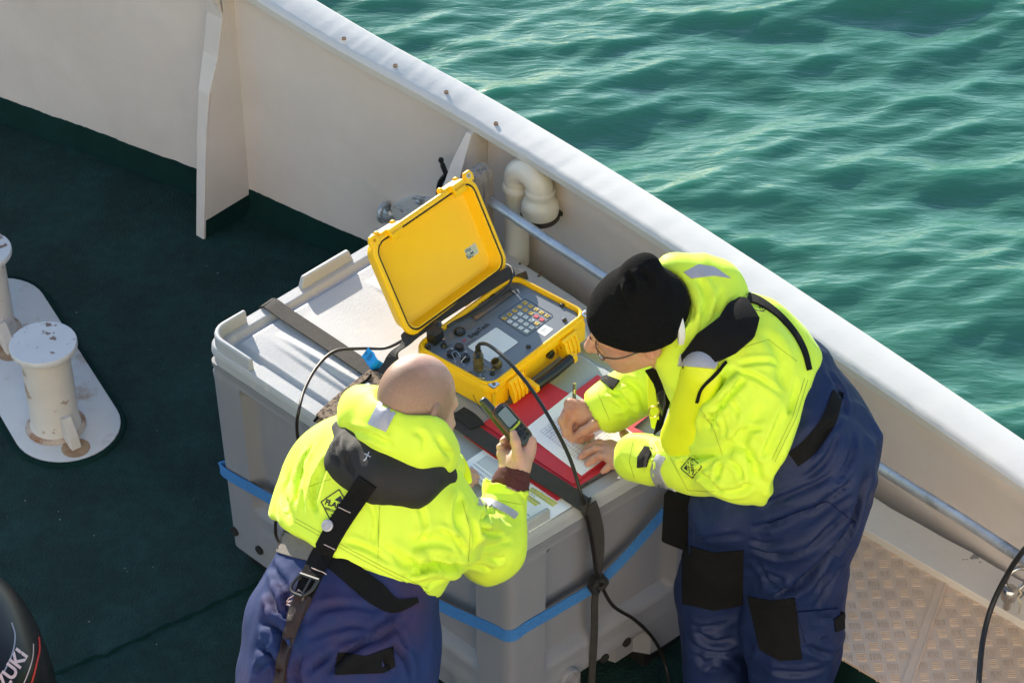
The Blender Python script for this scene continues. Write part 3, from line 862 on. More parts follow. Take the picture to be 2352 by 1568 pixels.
# ------------------------------------------------------------------ straps
def path_z(pts): return [P(u, v, z) for u, v, z in pts]
adir = nrm(TF - TL)
s1 = path_z([(619, 722, .70), (611, 700, .772), (622, 697, .7865), (660, 724, .7885), (760, 790, .792), (880, 872, .800), (960, 926, .800), (1040, 962, .797), (1130, 1020, .7985), (1210, 1072, .7985), (1290, 1122, .7975), (1340, 1156, .794), (1352, 1163, .787)])
s1 = catmull(s1, 5)
mb = MB(); mb.ribbon(s1, np.cross([0, 0, 1.0], adir), .045, .0035)
d0 = on_right(1360, 1175, .012); 
down = [P(1352, 1163, .787), on_right(1362, 1185, .045), on_right(1374, 1230, .038), on_right(1376, 1290, .042), on_right(1371, 1335, .040)]
dn = catmull(down, 6)
bdir = nrm(TR - TF)
ws = [bdir if True else 0 for _ in dn]
mb.ribbon(dn, bdir, [.045 - .027 * (i / (len(dn) - 1)) ** 1.5 for i in range(len(dn))], .0035)
dn2 = catmull([on_right(1372, 1338, .040), on_right(1366, 1380, .032), on_right(1365, 1460, .026), on_right(1358, 1575, .026)], 5)
mb.ribbon(dn2, bdir, .021, .004)
kn = on_right(1370, 1338, .043)
ls = tag(mb.build('load_strap', mat('black load webbing', (0.042, .037, .033), .85, var=.2, vscale=40, bump=.6, bscale=500)), 'long black webbing strap over the tub lid and folder', 'strap')  # one even near-black; only the sun greys its far end
mb = MB()
for q in np.linspace(0, 1, 3):
    mb.tube([kn + bdir * (.020 * math.cos(t)) + np.array([0, 0, .017 * math.sin(t) + .006 * (q - .5)]) + BN * (.010 * math.sin(2 * t + q * 3) + .004) for t in np.linspace(0, 2 * math.pi, 15)], .0075, 8)
mb.build('knot', M['blackweb'], ls, smooth=True)
mb = MB(); mb.ribbon(catmull(path_z([(1052, 944, .8025), (1075, 958, .804), (1090, 972, .802), (1096, 980, .8005)]), 5), np.cross([0, 0, 1.0], adir), .042, .003); mb.build('strap_end', M['blackweb'], ls)
bl = [T(LA * .5, LB - .004, .40), T(.05, LB - .004, .40), T(.006, LB - .05, .40), T(.014, .30, .36), T(.013, .08, .35), T(.016, .028, .35), on_front(512, 1082, .026), on_front(632, 1152, .026), on_front(820, 1262, .026), on_front(985, 1376, .026)]
cF = T(LA, 0, 0)
fr_c = on_front(1160, 1484, .020)
cz = [.452, .456, .459, .463, .468]
cr = [bl[-1], T(LA - .060, .004, cz[0]), T(LA - .028, .005, cz[1]), T(LA - .013, .013, cz[2]), T(LA - .005, .028, cz[3]), T(LA - .004, .060, cz[4])]
br = [on_right(1290, 1392, .027), on_right(1375, 1338, .028), on_right(1455, 1258, .028), on_right(1535, 1165, .028), on_right(1590, 1110, .028)]
bp_ = catmull(bl + cr[1:] + br, 5)
mb = MB(); mb.ribbon(bp_, [0, 0, 1.0], .037, .0035)
tag(mb.build('ratchet_strap', M['blueweb'], smooth=False), 'blue webbing lashing strap wrapped round the sides of the grey tub', 'strap')

# ------------------------------------------------------------------ YELLOW CASE
ZR = .877
Q = [P(943, 791, ZR), P(1131, 893, ZR), P(1345, 718, ZR), P(1187, 622, ZR)]
qc = sum(Q) / 4
e1 = nrm((Q[3] - Q[0]) + (Q[2] - Q[1])); CW = (np.linalg.norm(Q[3] - Q[0]) + np.linalg.norm(Q[2] - Q[1])) / 2
e2 = nrm(np.cross(e1, [0, 0, 1.0])); CD = abs(((Q[1] - Q[0]) + (Q[2] - Q[3])) @ e2) / 2
CF = Frame([qc[0], qc[1], 0], e1, -e2)     # local: x along hinge, y towards hinge, z up
case = thing('instrument_case', 'open yellow waterproof instrument case with grey keypad panel on the tub lid', 'case', (qc[0], qc[1], LIDZ))
def rr(w, d, r): return rrect(w, d, r, 6)
def ringz(w, d, r, z): return [CF(a, b, z) for a, b in rr(w, d, r)]
zb = LIDZ + .004
mb = MB()
mb.loft([ringz(CW - .040, CD - .040, .028, zb), ringz(CW - .028, CD - .028, .03, zb + .004), ringz(CW - .020, CD - .020, .03, ZR - .034), ringz(CW - .002, CD - .002, .034, ZR - .030), ringz(CW, CD, .034, ZR - .026), ringz(CW, CD, .034, ZR - .008), ringz(CW - .004, CD - .004, .033, ZR - .004),
         ringz(CW - .008, CD - .008, .032, ZR - .004), ringz(CW - .010, CD - .010, .031, ZR + .001), ringz(CW - .016, CD - .016, .03, ZR + .002), ringz(CW - .022, CD - .022, .028, ZR), ringz(CW - .026, CD - .026, .026, ZR - .006), ringz(CW - .028, CD - .028, .026, ZR - .03)], True, True)
base = mb.build('base_shell', M['yellow'], case, smooth=True, sharp=50)
# wall ribs and corner steps
def cbox(x, y, z, hx, hy, hz, name, m, parent, bev=.002):
    b_ = MB(); b_.box(CF(x, y, z), hx, hy, hz, CF.ax); return b_.build(name, m, parent, bevel=bev)
fy = -CD / 2 + .010
for x in (-CW / 2 + .045, CW / 2 - .040):
    cbox(x, fy - .003, ZR - .052, .024, .007, .030, 'corner_pad', M['yellow'], base, .003)
for x in (-.075, -.055, .078, .098, .118):
    cbox(x, fy - .002, ZR - .040, .003, .005, .012, 'rib', M['yellow'], base, .001)
# latches, flipped open and hanging
for x in (-CW / 2 + .088, CW / 2 - .092):
    lt = MB()
    pr = [(0, 0), (.012, .004), (.020, -.004), (.030, -.030), (.033, -.052), (.026, -.058), (.016, -.040), (.010, -.020), (0, -.02)]
    for dx in (-.021, -.007, .007, .021):
        f2 = Frame(CF(x + dx, fy - .004, ZR - .022), -CF.y, [0, 0, 1.0])
        lt.loft([[f2(a, b, -.0042) for a, b in pr], [f2(a, b, .0042) for a, b in pr]])
    f2 = Frame(CF(x, fy - .004, ZR - .022), -CF.y, [0, 0, 1.0])
    pr2 = [(0, -.004), (.010, -.002), (.017, -.008), (.027, -.032), (.028, -.050), (.022, -.050), (.014, -.034), (.008, -.016), (0, -.016)]
    lt.loft([[f2(a, b, -.024) for a, b in pr2], [f2(a, b, .024) for a, b in pr2]])
    lt.lathe(f2(.012, .0, -.028), [(.006, 0), (.006, .056)], f2.z, 12)
    lt.build('latch', M['yellow'], case, bevel=.0012)
# carry handle
hd = MB(); hx0, hx1 = .018 - .075, .018 + .062
hd.tube([CF(hx0, fy - .040, ZR - .066), CF((hx0 + hx1) / 2, fy - .043, ZR - .066), CF(hx1, fy - .040, ZR - .066)], .0135, 14)
hh = hd.build('handle', M['blackplastic'], case, smooth=True)
for hx in (hx0 - .006, hx1 + .006):
    b_ = MB(); f2 = Frame(CF(hx, fy, ZR - .06), -CF.y, [0, 0, 1.0]); b_.loft([[f2(a, b, -.007) for a, b in ((0, .012), (.03, .008), (.052, .004), (.055, -.012), (.045, -.020), (0, -.016))], [f2(a, b, .007) for a, b in ((0, .012), (.03, .008), (.052, .004), (.055, -.012), (.045, -.020), (0, -.016))]])
    b_.build('handle_arm', M['yellow'], hh, bevel=.002)
pv = MB(); pv.lathe(CF(.045, fy + .004, ZR - .048), [(.0125, 0), (.0125, .012), (.010, .014), (.004, .0145)], -CF.y, 8); pv.build('purge_valve', M['blackplastic'], case, bevel=.001)
for x in (-CW / 2 + .018, CW / 2 - .012):
    b_ = MB(); b_.box(CF(x, -CD / 2 + .004, ZR - .003), .011, .010, .0025, CF.ax); lw = b_.build('lock_plate', M['steel'], case, bevel=.001)
    b_ = MB(); b_.lathe(CF(x, -CD / 2 + .004, ZR), [(.0045, 0), (.0045, .0006), (.001, .0007)], n=12); b_.build('lock_eye', M['rusthole'], lw)
# bead chain hanging at the near end
bc = MB()
for i in range(12):
    p = P(1085 + i * 2.1 + .12 * i * i * .5, 912 + i * 4.6, .0)
    pp_ = PW(1087 + i * 1.9 + .10 * i * i, 908 + i * 4.3, CF(-CW / 2 - .002, 0, 0), CF.x)
    bc.lathe(pp_ - [0, 0, .0016], [(.0004, 0), (.0016, .0008), (.0016, .0024), (.0004, .0032)], n=6)
bc.build('bead_chain', M['ink'], case, smooth=True)

# panel
ZP = ZR - .009
pw_, pd_ = CW - .040, CD - .040
pan = MB(); plate(pan, CF, rr(CW - .030, CD - .030, .026), ZP - .004, ZP)
panel = pan.build('panel', M['panel'], case, bevel=.0006)
def z7(zx, zy, z=None): return P(893.8 + zx * .24, 583.3 + zy * .24, ZP if z is None else z)
def loc(p): d = np.asarray(p) - CF.o; return float(d @ CF.x), float(d @ CF.y)
def pplate(pts, z0, z1, name, m, parent=panel, bev=.0008):
    b_ = MB(); b_.loft([[np.array([p[0], p[1], ZP + z0]) for p in pts], [np.array([p[0], p[1], ZP + z1]) for p in pts]]); return b_.build(name, m, parent, bevel=bev)
kx, ky = None, None
klab = {(1, 0): '', (2, 1): '9', (2, 2): '6', (2, 3): '3', (2, 4): 'CLR', (3, 1): '8', (3, 2): '5', (3, 3): '2', (3, 4): '0', (4, 1): '7', (4, 2): '4', (4, 3): '1', (4, 4): '.'}
def place(parts_c): pass
prn = MB(); prnr = MB()
keymesh = {}
for r in range(5):
    for c in range(5):
        p = z7(1300 - 49.3 * r + 52.7 * c, 470 + 36.7 * r + 30.6 * c); x, y = loc(p)
        white = c >= 1 and r >= 3 - 0 or (r == 2 and c in (1, 2, 3)) or (r >= 3 and c == 4)
        if r >= 3 and c == 0: white = False
        if r == 2 and c in (0, 4): white = False
        red = (r == 1 and c in (3, 4))
        mk = 'key_r' if red else ('white' if white else 'key_y')
        if mk not in keymesh:
            b_ = MB(); fr0 = Frame((0, 0, 0), CF.x, CF.y); plate(b_, fr0, rrect(.0108, .0112, .001, 2), 0, .0016)
            o = b_.build('key', M[mk], panel); keymesh[mk] = o.data
        else:
            o = bpy.data.objects.new('key', keymesh[mk]); COL.objects.link(o); put(o, panel)
        o.location = Vector(np.array([p[0], p[1], ZP])) - Vector((0, 0, 0))
        o.matrix_parent_inverse = worldmat(panel).inverted()
        f2 = Frame((p[0], p[1], ZP + .0017), CF.x, CF.y)
        s_ = klab.get((r, c))
        if s_: lettering(prn, s_, f2, .0075 if len(s_) == 1 else .0042, .02, .0001)
        elif not red and s_ is None:
            g = np.random.default_rng(r * 7 + c)
            for k in range(3): prn.box(f2(g.uniform(-.002, .002), g.uniform(-.002, .002), .0002), g.uniform(.0008, .003), .0006, .0001, f2.ax)
def frame_outline(cs, w, name='outline'):
    ps = [np.array([p[0], p[1], ZP + .0004]) for p in cs]
    m_ = MB(); m_.tube(ps + [ps[0], ps[1]], w, 4); return m_.build(name, M['ink'], panel)
def rquad(cs, k=.16, n=4):
    out = []
    for i in range(len(cs)):
        a, b, c = cs[i - 1], cs[i], cs[(i + 1) % len(cs)]
        p = b + nrm(a - b) * k; q = b + nrm(c - b) * k
        for t in np.linspace(0, 1, n): out.append(p * (1 - t) ** 2 + 2 * b * t * (1 - t) + q * t * t)
    return out
frame_outline(rquad([z7(1040, 605), z7(1300, 425), z7(1575, 590), z7(1315, 790)], .008), .0007)
frame_outline(rquad([z7(750, 595), z7(1150, 320), z7(1222, 372), z7(828, 652)], .004), .0007)
pplate([z7(775, 598), z7(1150, 338), z7(1205, 375), z7(830, 638)], -.002, .0006, 'bezel', M['blackplastic'])
pplate([z7(795, 600), z7(1145, 357), z7(1188, 382), z7(835, 630)], 0, .0010, 'display', M['lcd'])
wc = rquad([z7(1025, 700), z7(1242, 845), z7(968, 1042), z7(745, 890)], .006)
pplate(wc, -.001, .0008, 'data_plate', M['white'], bev=0)
frame_outline(wc, .0007)
lb = pplate(rquad([z7(1487, 675), z7(1572, 720), z7(1490, 790), z7(1410, 742)], .003), -.001, .0006, 'warning_label', M['white'], bev=0)
m_ = MB(); f2 = Frame(np.array([*z7(1490, 733)[:2], ZP + .0007]), CF.x, CF.y)
for k, (s_, sz) in enumerate((('\u26a0 Important', .0042), ('see manual', .0030), ('before use', .0030))): lettering(m_, s_.replace('\u26a0', '!'), f2, sz, .01, .0001, at=(0, .0055 - k * .0042))
m_.build('lettering', M['ink'], lb)
# names on the panel
a, b = z7(772, 795), z7(945, 672)
f2 = Frame(np.array([*((a + b)[:2] / 2), ZP + .0003]), b - a, CF.y)
m_ = MB(); lettering(m_, 'EdgeTech', f2, np.linalg.norm(b - a) / 3.7, .03, .0006); m_.build('lettering', M['ink'], panel)
a, b = z7(835, 480), z7(1000, 382)
f2 = Frame(np.array([*((a + b)[:2] / 2), ZP + .0003]), b - a, CF.y)
m_ = MB(); lettering(m_, '8011M', f2, np.linalg.norm(b - a) / 2.7, .02, .0006); m_.build('lettering', M['ink'], panel)
m_ = MB(); c = z7(718, 828); f2 = Frame(np.array([c[0], c[1], ZP + .0003]), CF.x, CF.y)
for s_ in (-1, 1): m_.loft([[f2(a * s_, b, 0) for a, b in ((.0008, -.004), (.0042, -.003), (.0042, .003), (.0008, .004), (.0022, 0))], [f2(a * s_, b, .0003) for a, b in ((.0008, -.004), (.0042, -.003), (.0042, .003), (.0008, .004), (.0022, 0))]])
m_.box(f2(0, 0, .0002), .0045, .0009, .0002, f2.ax); m_.build('logo', M['redink'], panel)
for (x0, y0, x1, y1) in ((738, 868, 835, 800), (545, 900, 600, 862), (870, 1160, 935, 1105), (715, 1040, 780, 1000)):
    m_ = MB()
    a, b = z7(x0, y0), z7(x1, y1)
    for k in np.linspace(0, 1, 9)[:-1]:
        q = a + (b - a) * k; m_.box(np.array([q[0], q[1], ZP + .0003]), .0013, .0010, .0002, CF.ax)
    m_.build('small_print', M['ink'], panel)
prn.build('key_print', M['ink'], panel)
# screws, knobs, connectors
for zx, zy in ((378, 902), (768, 1148), (987, 1148), (1333, 890), (1267, 262), (1657, 495), (1678, 634)):
    m_ = MB(); c = z7(zx, zy); m_.lathe([c[0], c[1], ZP], [(.0062, 0), (.0062, .003), (.0045, .0055), (.002, .0062)], n=12); m_.build('screw', M['blackplastic'], panel, smooth=True)
def knob(zx, zy, prof, name, m, n=20, axis=(0, 0, 1), dz=0):
    m_ = MB(); c = z7(zx, zy); m_.lathe([c[0], c[1], ZP + dz], prof, axis, n); return m_.build(name, m, panel, smooth=True, sharp=35)
bz = knob(675, 752, [(.0150, 0), (.0150, .004), (.0135, .008), (.0100, .0085)], 'buzzer', M['blackplastic'])
m_ = MB(); c = z7(675, 752)
for k in range(6): a = k * math.pi / 3; m_.box(np.array([c[0] + .0055 * math.cos(a), c[1] + .0055 * math.sin(a), ZP + .0088]), .0032, .0011, .0006, [[math.cos(a), math.sin(a), 0], [-math.sin(a), math.cos(a), 0], [0, 0, 1]])
m_.build('slots', M['panel'], bz)
knob(527, 885, [(.0085, 0), (.0085, .003), (.006, .006), (.005, .012)], 'toggle_base', M['blackplastic'])
m_ = MB(); c = z7(527, 885); m_.tube([[c[0], c[1], ZP + .010], [c[0] - .001, c[1], ZP + .024]], [.0018, .0026], 8); m_.build('toggle', M['steel'], panel, smooth=True)
for zx, zy in ((672, 905), (598, 968), (731, 1005)): knob(zx, zy, [(.0125, 0), (.0125, .003), (.0115, .004), (.0115, .010), (.0095, .0115)], 'jack_cap', M['blackplastic'])
for pts in (((598, 950), (640, 925), (680, 980), (700, 985), (731, 975)), ((600, 955), (625, 1000), (640, 1035), (610, 1020)), ((731, 980), (690, 1030), (720, 1060), (700, 1075))):
    m_ = MB(); m_.tube(catmull([z7(x, y, ZP + .012 - .008 * (k / len(pts))) for k, (x, y) in enumerate(pts)], 5), .0010, 5); m_.build('chain', M['steel'], panel, smooth=True)
for zx, zy in ((598, 948), (731, 978)): knob(zx, zy, [(.003, .011), (.003, .014), (.001, .0155)], 'rivet', M['steel'], 8)
knob(855, 1095, [(.0130, 0), (.0130, .004), (.0122, .005), (.0122, .017), (.0134, .018), (.0134, .026), (.012, .027), (.012, .038), (.0130, .039), (.0130, .044), (.0085, .046), (.0075, .056)], 'socket', M['brass'])
m_ = MB(); c = z7(1040, 1072); ax_ = nrm(np.array([-.35, -.25, .9])); m_.lathe([c[0], c[1], ZP + .003], [(.0120, 0), (.0128, .002), (.0128, .016), (.0122, .018), (.0100, .018), (.0095, .004), (.001, .003)], ax_, 22); m_.build('dust_cap', M['brass'], panel, smooth=True)
m_ = MB(); m_.tube(catmull([z7(905, 1060, ZP + .02), z7(940, 1090, ZP + .006), z7(985, 1110, ZP + .003), z7(1010, 1100, ZP + .006)], 5), .0012, 5); m_.build('chain', M['brass'], panel, smooth=True)
m_ = MB(); m_.tube(catmull([z7(830, 1180, ZP + .004), z7(870, 1168, ZP + .004), z7(910, 1170, ZP + .004), z7(912, 1190, ZP + .004), z7(870, 1182, ZP + .004), z7(830, 1186, ZP + .004)], 4), .0009, 5); m_.lathe(z7(872, 1166, ZP), [(.003, 0), (.003, .004), (.001, .005)], n=8); m_.build('split_pin', M['steel'], panel, smooth=True)

# lid of the case
H0 = CF(-CW / 2, CD / 2 + .004, ZR + .004)
al_ = rad(28)
up_ = CF.y * math.sin(al_) + np.array([0, 0, math.cos(al_)])
LHT = 0.272
LF = Frame(H0 + CF.x * CW / 2 + up_ * (LHT / 2 + .006), CF.x, up_)       # z faces the viewer
def lring(w, d, r, z): return [LF(a, b, z) for a, b in rr(w, d, r)]
mb = MB()
mb.loft([lring(CW - .09, LHT - .09, .03, -.050), lring(CW - .03, LHT - .03, .036, -.046), lring(CW - .020, LHT - .020, .038, -.030), lring(CW - .010, LHT - .010, .040, -.012), lring(CW, LHT, .042, -.010), lring(CW, LHT, .042, -.001), lring(CW - .006, LHT - .006, .040, .002),
         lring(CW - .022, LHT - .022, .034, .002), lring(CW - .024, LHT - .024, .033, -.002), lring(CW - .031, LHT - .031, .030, -.002), lring(CW - .033, LHT - .033, .029, .001), lring(CW - .038, LHT - .038, .027, 0), lring(CW - .058, LHT - .052, .028, -.030), lring(CW - .074, LHT - .066, .030, -.034)])
clid = mb.build('lid_shell', M['yellow'], case, smooth=True, sharp=42)
mb = MB(); sp = [LF(a, b, .0006) for a, b in rr(CW - .0275, LHT - .0275, .0315)]; mb.tube(sp + sp[:2], .0022, 6); mb.build('seal', M['seal'], clid, smooth=True)
for xx in (-CW / 2 + .075, CW / 2 - .075):
    b_ = MB()
    b_.box(LF(xx, LHT / 2 - .002, -.012), .028, .007, .012, LF.ax)
    b_.box(LF(xx + .008, LHT / 2 - .003, .008), .021, .009, .008, LF.ax)
    b_.loft([[LF(xx + .008 + s_ * .020, b, z) for b, z in ((LHT / 2 - .012, .016), (LHT / 2 - .002, .016), (LHT / 2 - .006, .003), (LHT / 2 - .028, .006), (LHT / 2 - .026, .011))] for s_ in (-1, 1)])
    b_.build('catch', M['yellow'], clid, bevel=.0015)
    for s_ in (-1, 1):
        b_ = MB(); b_.lathe(LF(xx + s_ * .030, LHT / 2 + .001, -.016), [(.010, -.004), (.010, .004)], LF.x, 14); b_.build('catch_ear', M['yellow'], clid, bevel=.001)
for xx, mm in ((-CW / 2 + .018, 'yellow'), (CW / 2 - .016, 'galv')):
    b_ = MB(); plate(b_, Frame(LF(xx, LHT / 2 - .004, 0), LF.x, LF.y), [(-.014, -.012), (.014, -.012), (.016, .004), (.010, .016), (-.010, .016), (-.016, .004)], -.006, .003); lg = b_.build('lock_lug', M['yellow'], clid, bevel=.0015)
    b_ = MB(); b_.lathe(LF(xx, LHT / 2, .003), [(.0072, 0), (.0072, .001), (.0048, .0011), (.0046, -.003)], LF.z, 14); b_.build('lock_eye', M[mm], lg, smooth=True)
for k in range(5):
    b_ = MB(); b_.lathe(CF(.010 + k * .030, CD / 2 + .003, ZR + .003), [(.006, 0), (.006, .018)], CF.x, 10); b_.build('hinge_knuckle', M['yellow'], case, smooth=True, sharp=40)
# sticker
sc_ = PW(1083, 577, LF(0, 0, -.034), LF.z)
f2 = Frame(sc_ + LF.z * .0006, LF.x, LF.y)
b_ = MB(); plate(b_, f2, [(-.021, -.014), (.021, -.014), (.021, .014), (-.021, .014)], -.0003, .0003); stk = b_.build('sticker', mat('cream sticker', (.55, .58, .50), .4), clid)
b_ = MB(); lettering(b_, 'KUM', f2, .0125, .03, .0005, at=(-.0095, -.005))
for k, yy in enumerate((.010, .0055, -.0115)):
    ptsw = [f2(-.0195 + .020 * t, yy + .0012 * math.sin(t * 6.3) , .0006) for t in np.linspace(0, 1, 9)]
    b_.ribbon(ptsw, f2.y, .0024, .0004)
b_.build('lettering', mat('navy print', (.02, .06, .14), .5), stk)
b_ = MB()
for k in range(5): b_.box(f2(.011, .010 - k * .0048, .0005), .0075 - .001 * (k % 2), .0006, .0002, f2.ax)
b_.build('small_print', M['greyink'], stk)

# plug, webbing and cables
sw = path_z([(1196, 640, .80), (1190, 622, .885), (1178, 622, .900), (1120, 655, .897), (1040, 704, .895), (960, 757, .892), (930, 782, .886), (908, 815, .84), (893, 845, .815), (868, 873, .806), (845, 884, .803), (800, 925, .802)])
mb = MB(); swc = catmull(sw, 6); wdir_ = [np.cross([0, 0, 1.0], nrm(swc[min(i + 1, len(swc) - 1)] - swc[max(i - 1, 0)])) for i in range(len(swc))]
mb.ribbon(swc, wdir_, .040, .003)
tag(mb.build('carry_webbing', mat('charcoal webbing', (.032, .030, .029), .85, var=.2, vscale=40, bump=.6, bscale=500)), 'wide charcoal webbing strap lying across the hinge of the open yellow case', 'strap')
pg = thing('power_cord', 'black plug with thin cord looped along the top of the instrument panel', 'cord', z7(450, 790))
fp = Frame(z7(440, 775, ZP + .018), CF.x, CF.y)
m_ = MB(); m_.box(fp(0, 0, 0), .017, .015, .018, fp.ax); m_.build('plug', M['blackplastic'], pg, bevel=.003)
m_ = MB(); m_.lathe(fp(.012, .008, .010), [(.009, 0), (.011, .004), (.011, .012), (.008, .022)], nrm(CF.x + CF.y * .4 + [0, 0, .1]), 14); m_.build('collar', M['blackplastic'], pg, smooth=True, sharp=40)
for k, dv in enumerate((0, 8)):
    pc = [z7(560, 690 + dv, ZP + .03), z7(620, 650 + dv, ZP + .025), z7(740, 590 + dv * 2, ZP + .024), z7(900, 500 + dv * 2, ZP + .024), z7(1040, 400 + dv * 2, ZP + .026), z7(1140, 300 + dv, ZP + .03), z7(1185, 190, ZP + .034), z7(1160, 120, ZP + .034), z7(1090, 95, ZP + .02)]
    m_ = MB(); m_.tube(catmull(pc, 6), .0033, 8); m_.build('cord', M['black'], pg, smooth=True)
c2_ = path_z([(975, 740, .86), (950, 760, .875), (925, 781, .86), (885, 799, .835), (830, 800, .826), (770, 806, .828), (730, 840, .83), (700, 893, .83), (686, 945, .825)])
c2_ += [on_front(682, 985, .075), on_front(690, 1060, .055), on_front(672, 1130, .05), on_front(640, 1180, .045), on_front(633, 1210, .04), on_front(642, 1245, .04), on_front(700, 1300, .04)]
m_ = MB(); m_.tube(catmull(c2_, 7), .0042, 10)
tag(m_.build('dark_cable', mat('brown black cable', (.022, .015, .012), .45), smooth=True), 'dark brown cable arching over the lit tub lid left of the bald man', 'cable')
sc2 = [z7(855, 1000, ZP + .050), z7(852, 935, ZP + .062), z7(852, 880, ZP + .085)] + path_z([(1106, 789, .965), (1125, 794, .985), (1166, 828, .99), (1220, 893, .97), (1268, 970, .94), (1308, 1050, .89), (1332, 1125, .835)])
sc2 += [on_right(1346, 1178, .050), on_right(1360, 1250, .048), on_right(1371, 1320, .052), on_right(1385, 1352, .05), on_right(1410, 1392, .045), on_right(1460, 1424, .05)]
sc2 += [PB(1505, 1472, .14, 0), P(1530, 1530, .05), P(1540, 1590, .02)]
r_ = [.0075, .0075, .0072] + [.0048] * 500
m_ = MB(); pc = catmull(sc2, 7); m_.tube(pc, [.0085 if i < 9 else (.0068 if i < 14 else .0046) for i in range(len(pc))], 10)
tag(m_.build('signal_cable', mat('black cable', (.014, .012, .010), .4), smooth=True), 'black cable arching from the brass connector over the papers and down the tub', 'cable')
# blue tag round the cable
tg = catmull([P(838, 808, .828), P(849, 820, .822), P(858, 834, .818), P(871, 846, .80)], 4)
wdv = nrm(P(885, 840, .83) - P(856, 853, .79))
mb = MB(); mb.ribbon(tg, P(846, 798, .842) - P(829, 821, .814), [.033 - .002 * math.sin(i) for i in range(len(tg))], .0007)
tgo = tag(mb.build('cable_tag', M['tag']), 'bright blue printed tag folded round the dark cable beside the bald head', 'tag')
f2 = Frame(P(841, 812, .829), P(846, 798, .842) - P(829, 821, .814), -(tg[-1] - tg[0]))
if f2.z @ (CAM - f2.o) < 0: f2.z = -f2.z
m_ = MB(); lettering(m_, 'TIP', f2, .010, .01, .0012)
for k in range(11): m_.box(f2(.0, -.009 - k * .0034, .0013), .0125 - .002 * (k % 3), .0006, .0001, f2.ax)
m_.build('lettering', mat('dark blue print', (.005, .05, .16), .6), tgo)

# ------------------------------------------------------------------ papers
def sheet(px, z, t, sag=.002, seed=0, n=14):
    """slightly wavy sheet from four photo corners"""
    c = [P(u, v, z) for u, v in px]
    g = np.random.default_rng(seed); ph = g.uniform(0, 6, 4)
    vs = []
    for i in range(n + 1):
        for j in range(n + 1):
            s, q = i / n, j / n
            p = c[0] * (1 - s) * (1 - q) + c[1] * s * (1 - q) + c[2] * s * q + c[3] * (1 - s) * q
            p = p + np.array([0, 0, sag * (math.sin(3 * s + ph[0]) * math.cos(2.5 * q + ph[1]) + .6 * math.sin(5 * q + ph[2]))])
            vs.append(p)
    N = (n + 1) ** 2
    b = [v - np.array([0, 0, t]) for v in vs]
    f = []
    for i in range(n):
        for j in range(n):
            a_ = i * (n + 1) + j; q = (a_, a_ + 1, a_ + n + 2, a_ + n + 1)
            f.append(q); f.append(tuple(k + N for k in q[::-1]))
    m = MB(); m.add(vs + b, f)
    ed = [(i * (n + 1), (i + 1) * (n + 1)) for i in range(n)] + [(i * (n + 1) + n, (i + 1) * (n + 1) + n) for i in range(n)] + [(j, j + 1) for j in range(n)] + [(n * (n + 1) + j, n * (n + 1) + j + 1) for j in range(n)]
    m.add([], [])
    m.f += [(a, b_, b_ + N, a + N) for a, b_ in ed]; m.m += [0] * len(ed)
    def at(s, q):
        p = c[0] * (1 - s) * (1 - q) + c[1] * s * (1 - q) + c[2] * s * q + c[3] * (1 - s) * q
        return p + np.array([0, 0, sag * (math.sin(3 * s + ph[0]) * math.cos(2.5 * q + ph[1]) + .6 * math.sin(5 * q + ph[2]))])
    return m, at
def stroke(m, at, s0, q0, s1, q1, w, h=.0004, n=6):
    p0, p1 = at(s0, q0), at(s1, q1)
    d = nrm(p1 - p0); wd_ = np.cross([0, 0, 1.0], d)
    m.ribbon([at(s0 + (s1 - s0) * k / n, q0 + (q1 - q0) * k / n) + np.array([0, 0, h]) for k in range(n + 1)], wd_, w, .0002)
m, at = sheet([(1057, 1068), (1110, 1032), (1332, 1150), (1216, 1222)], .786, .0008, .0012, 3)
# curled near corner
doc = tag(m.build('printed_sheet', M['paper'], smooth=True, sharp=60), 'white printed sheet with yellow highlighting lying under the red folder', 'paper')
m, at = sheet([(1052, 1066), (1212, 960), (1332, 1150), (1216, 1222)], .7866, .0004, .0012, 3)
dm = MB(); hm = MB()
g = np.random.default_rng(9)
dcs = [(1057, 1068), (1110, 1032), (1332, 1150), (1216, 1222)]
def dat(s, q):
    c = [P(u, v, .786) for u, v in dcs]
    ph = np.random.default_rng(3).uniform(0, 6, 4)
    p = c[0] * (1 - s) * (1 - q) + c[1] * s * (1 - q) + c[2] * s * q + c[3] * (1 - s) * q
    return p + np.array([0, 0, .0012 * (math.sin(3 * s + ph[0]) * math.cos(2.5 * q + ph[1]) + .6 * math.sin(5 * q + ph[2]))])
# the sheet is long along the q direction: text lines run along q
for k in range(13):
    s0 = .10 + k * .062
    if k in (1, 3, 5): continue
    q0 = .07; 
    q1 = g.uniform(.55, .90)
    q = q0
    while q < q1:
        L_ = g.uniform(.012, .04); stroke(dm, dat, s0, q, s0, min(q + L_, q1), .0020, .0006, 1); q += L_ + .007
    if k in (9, 10): stroke(hm, dat, s0, .62, s0, .90, .008, .0004, 3)
    if k in (6, 7, 12): stroke(hm, dat, s0, .34, s0, .80, .008, .0004, 3)
dm.build('text_lines', M['greyink'], doc); hm.build('highlight', M['marker'], doc)

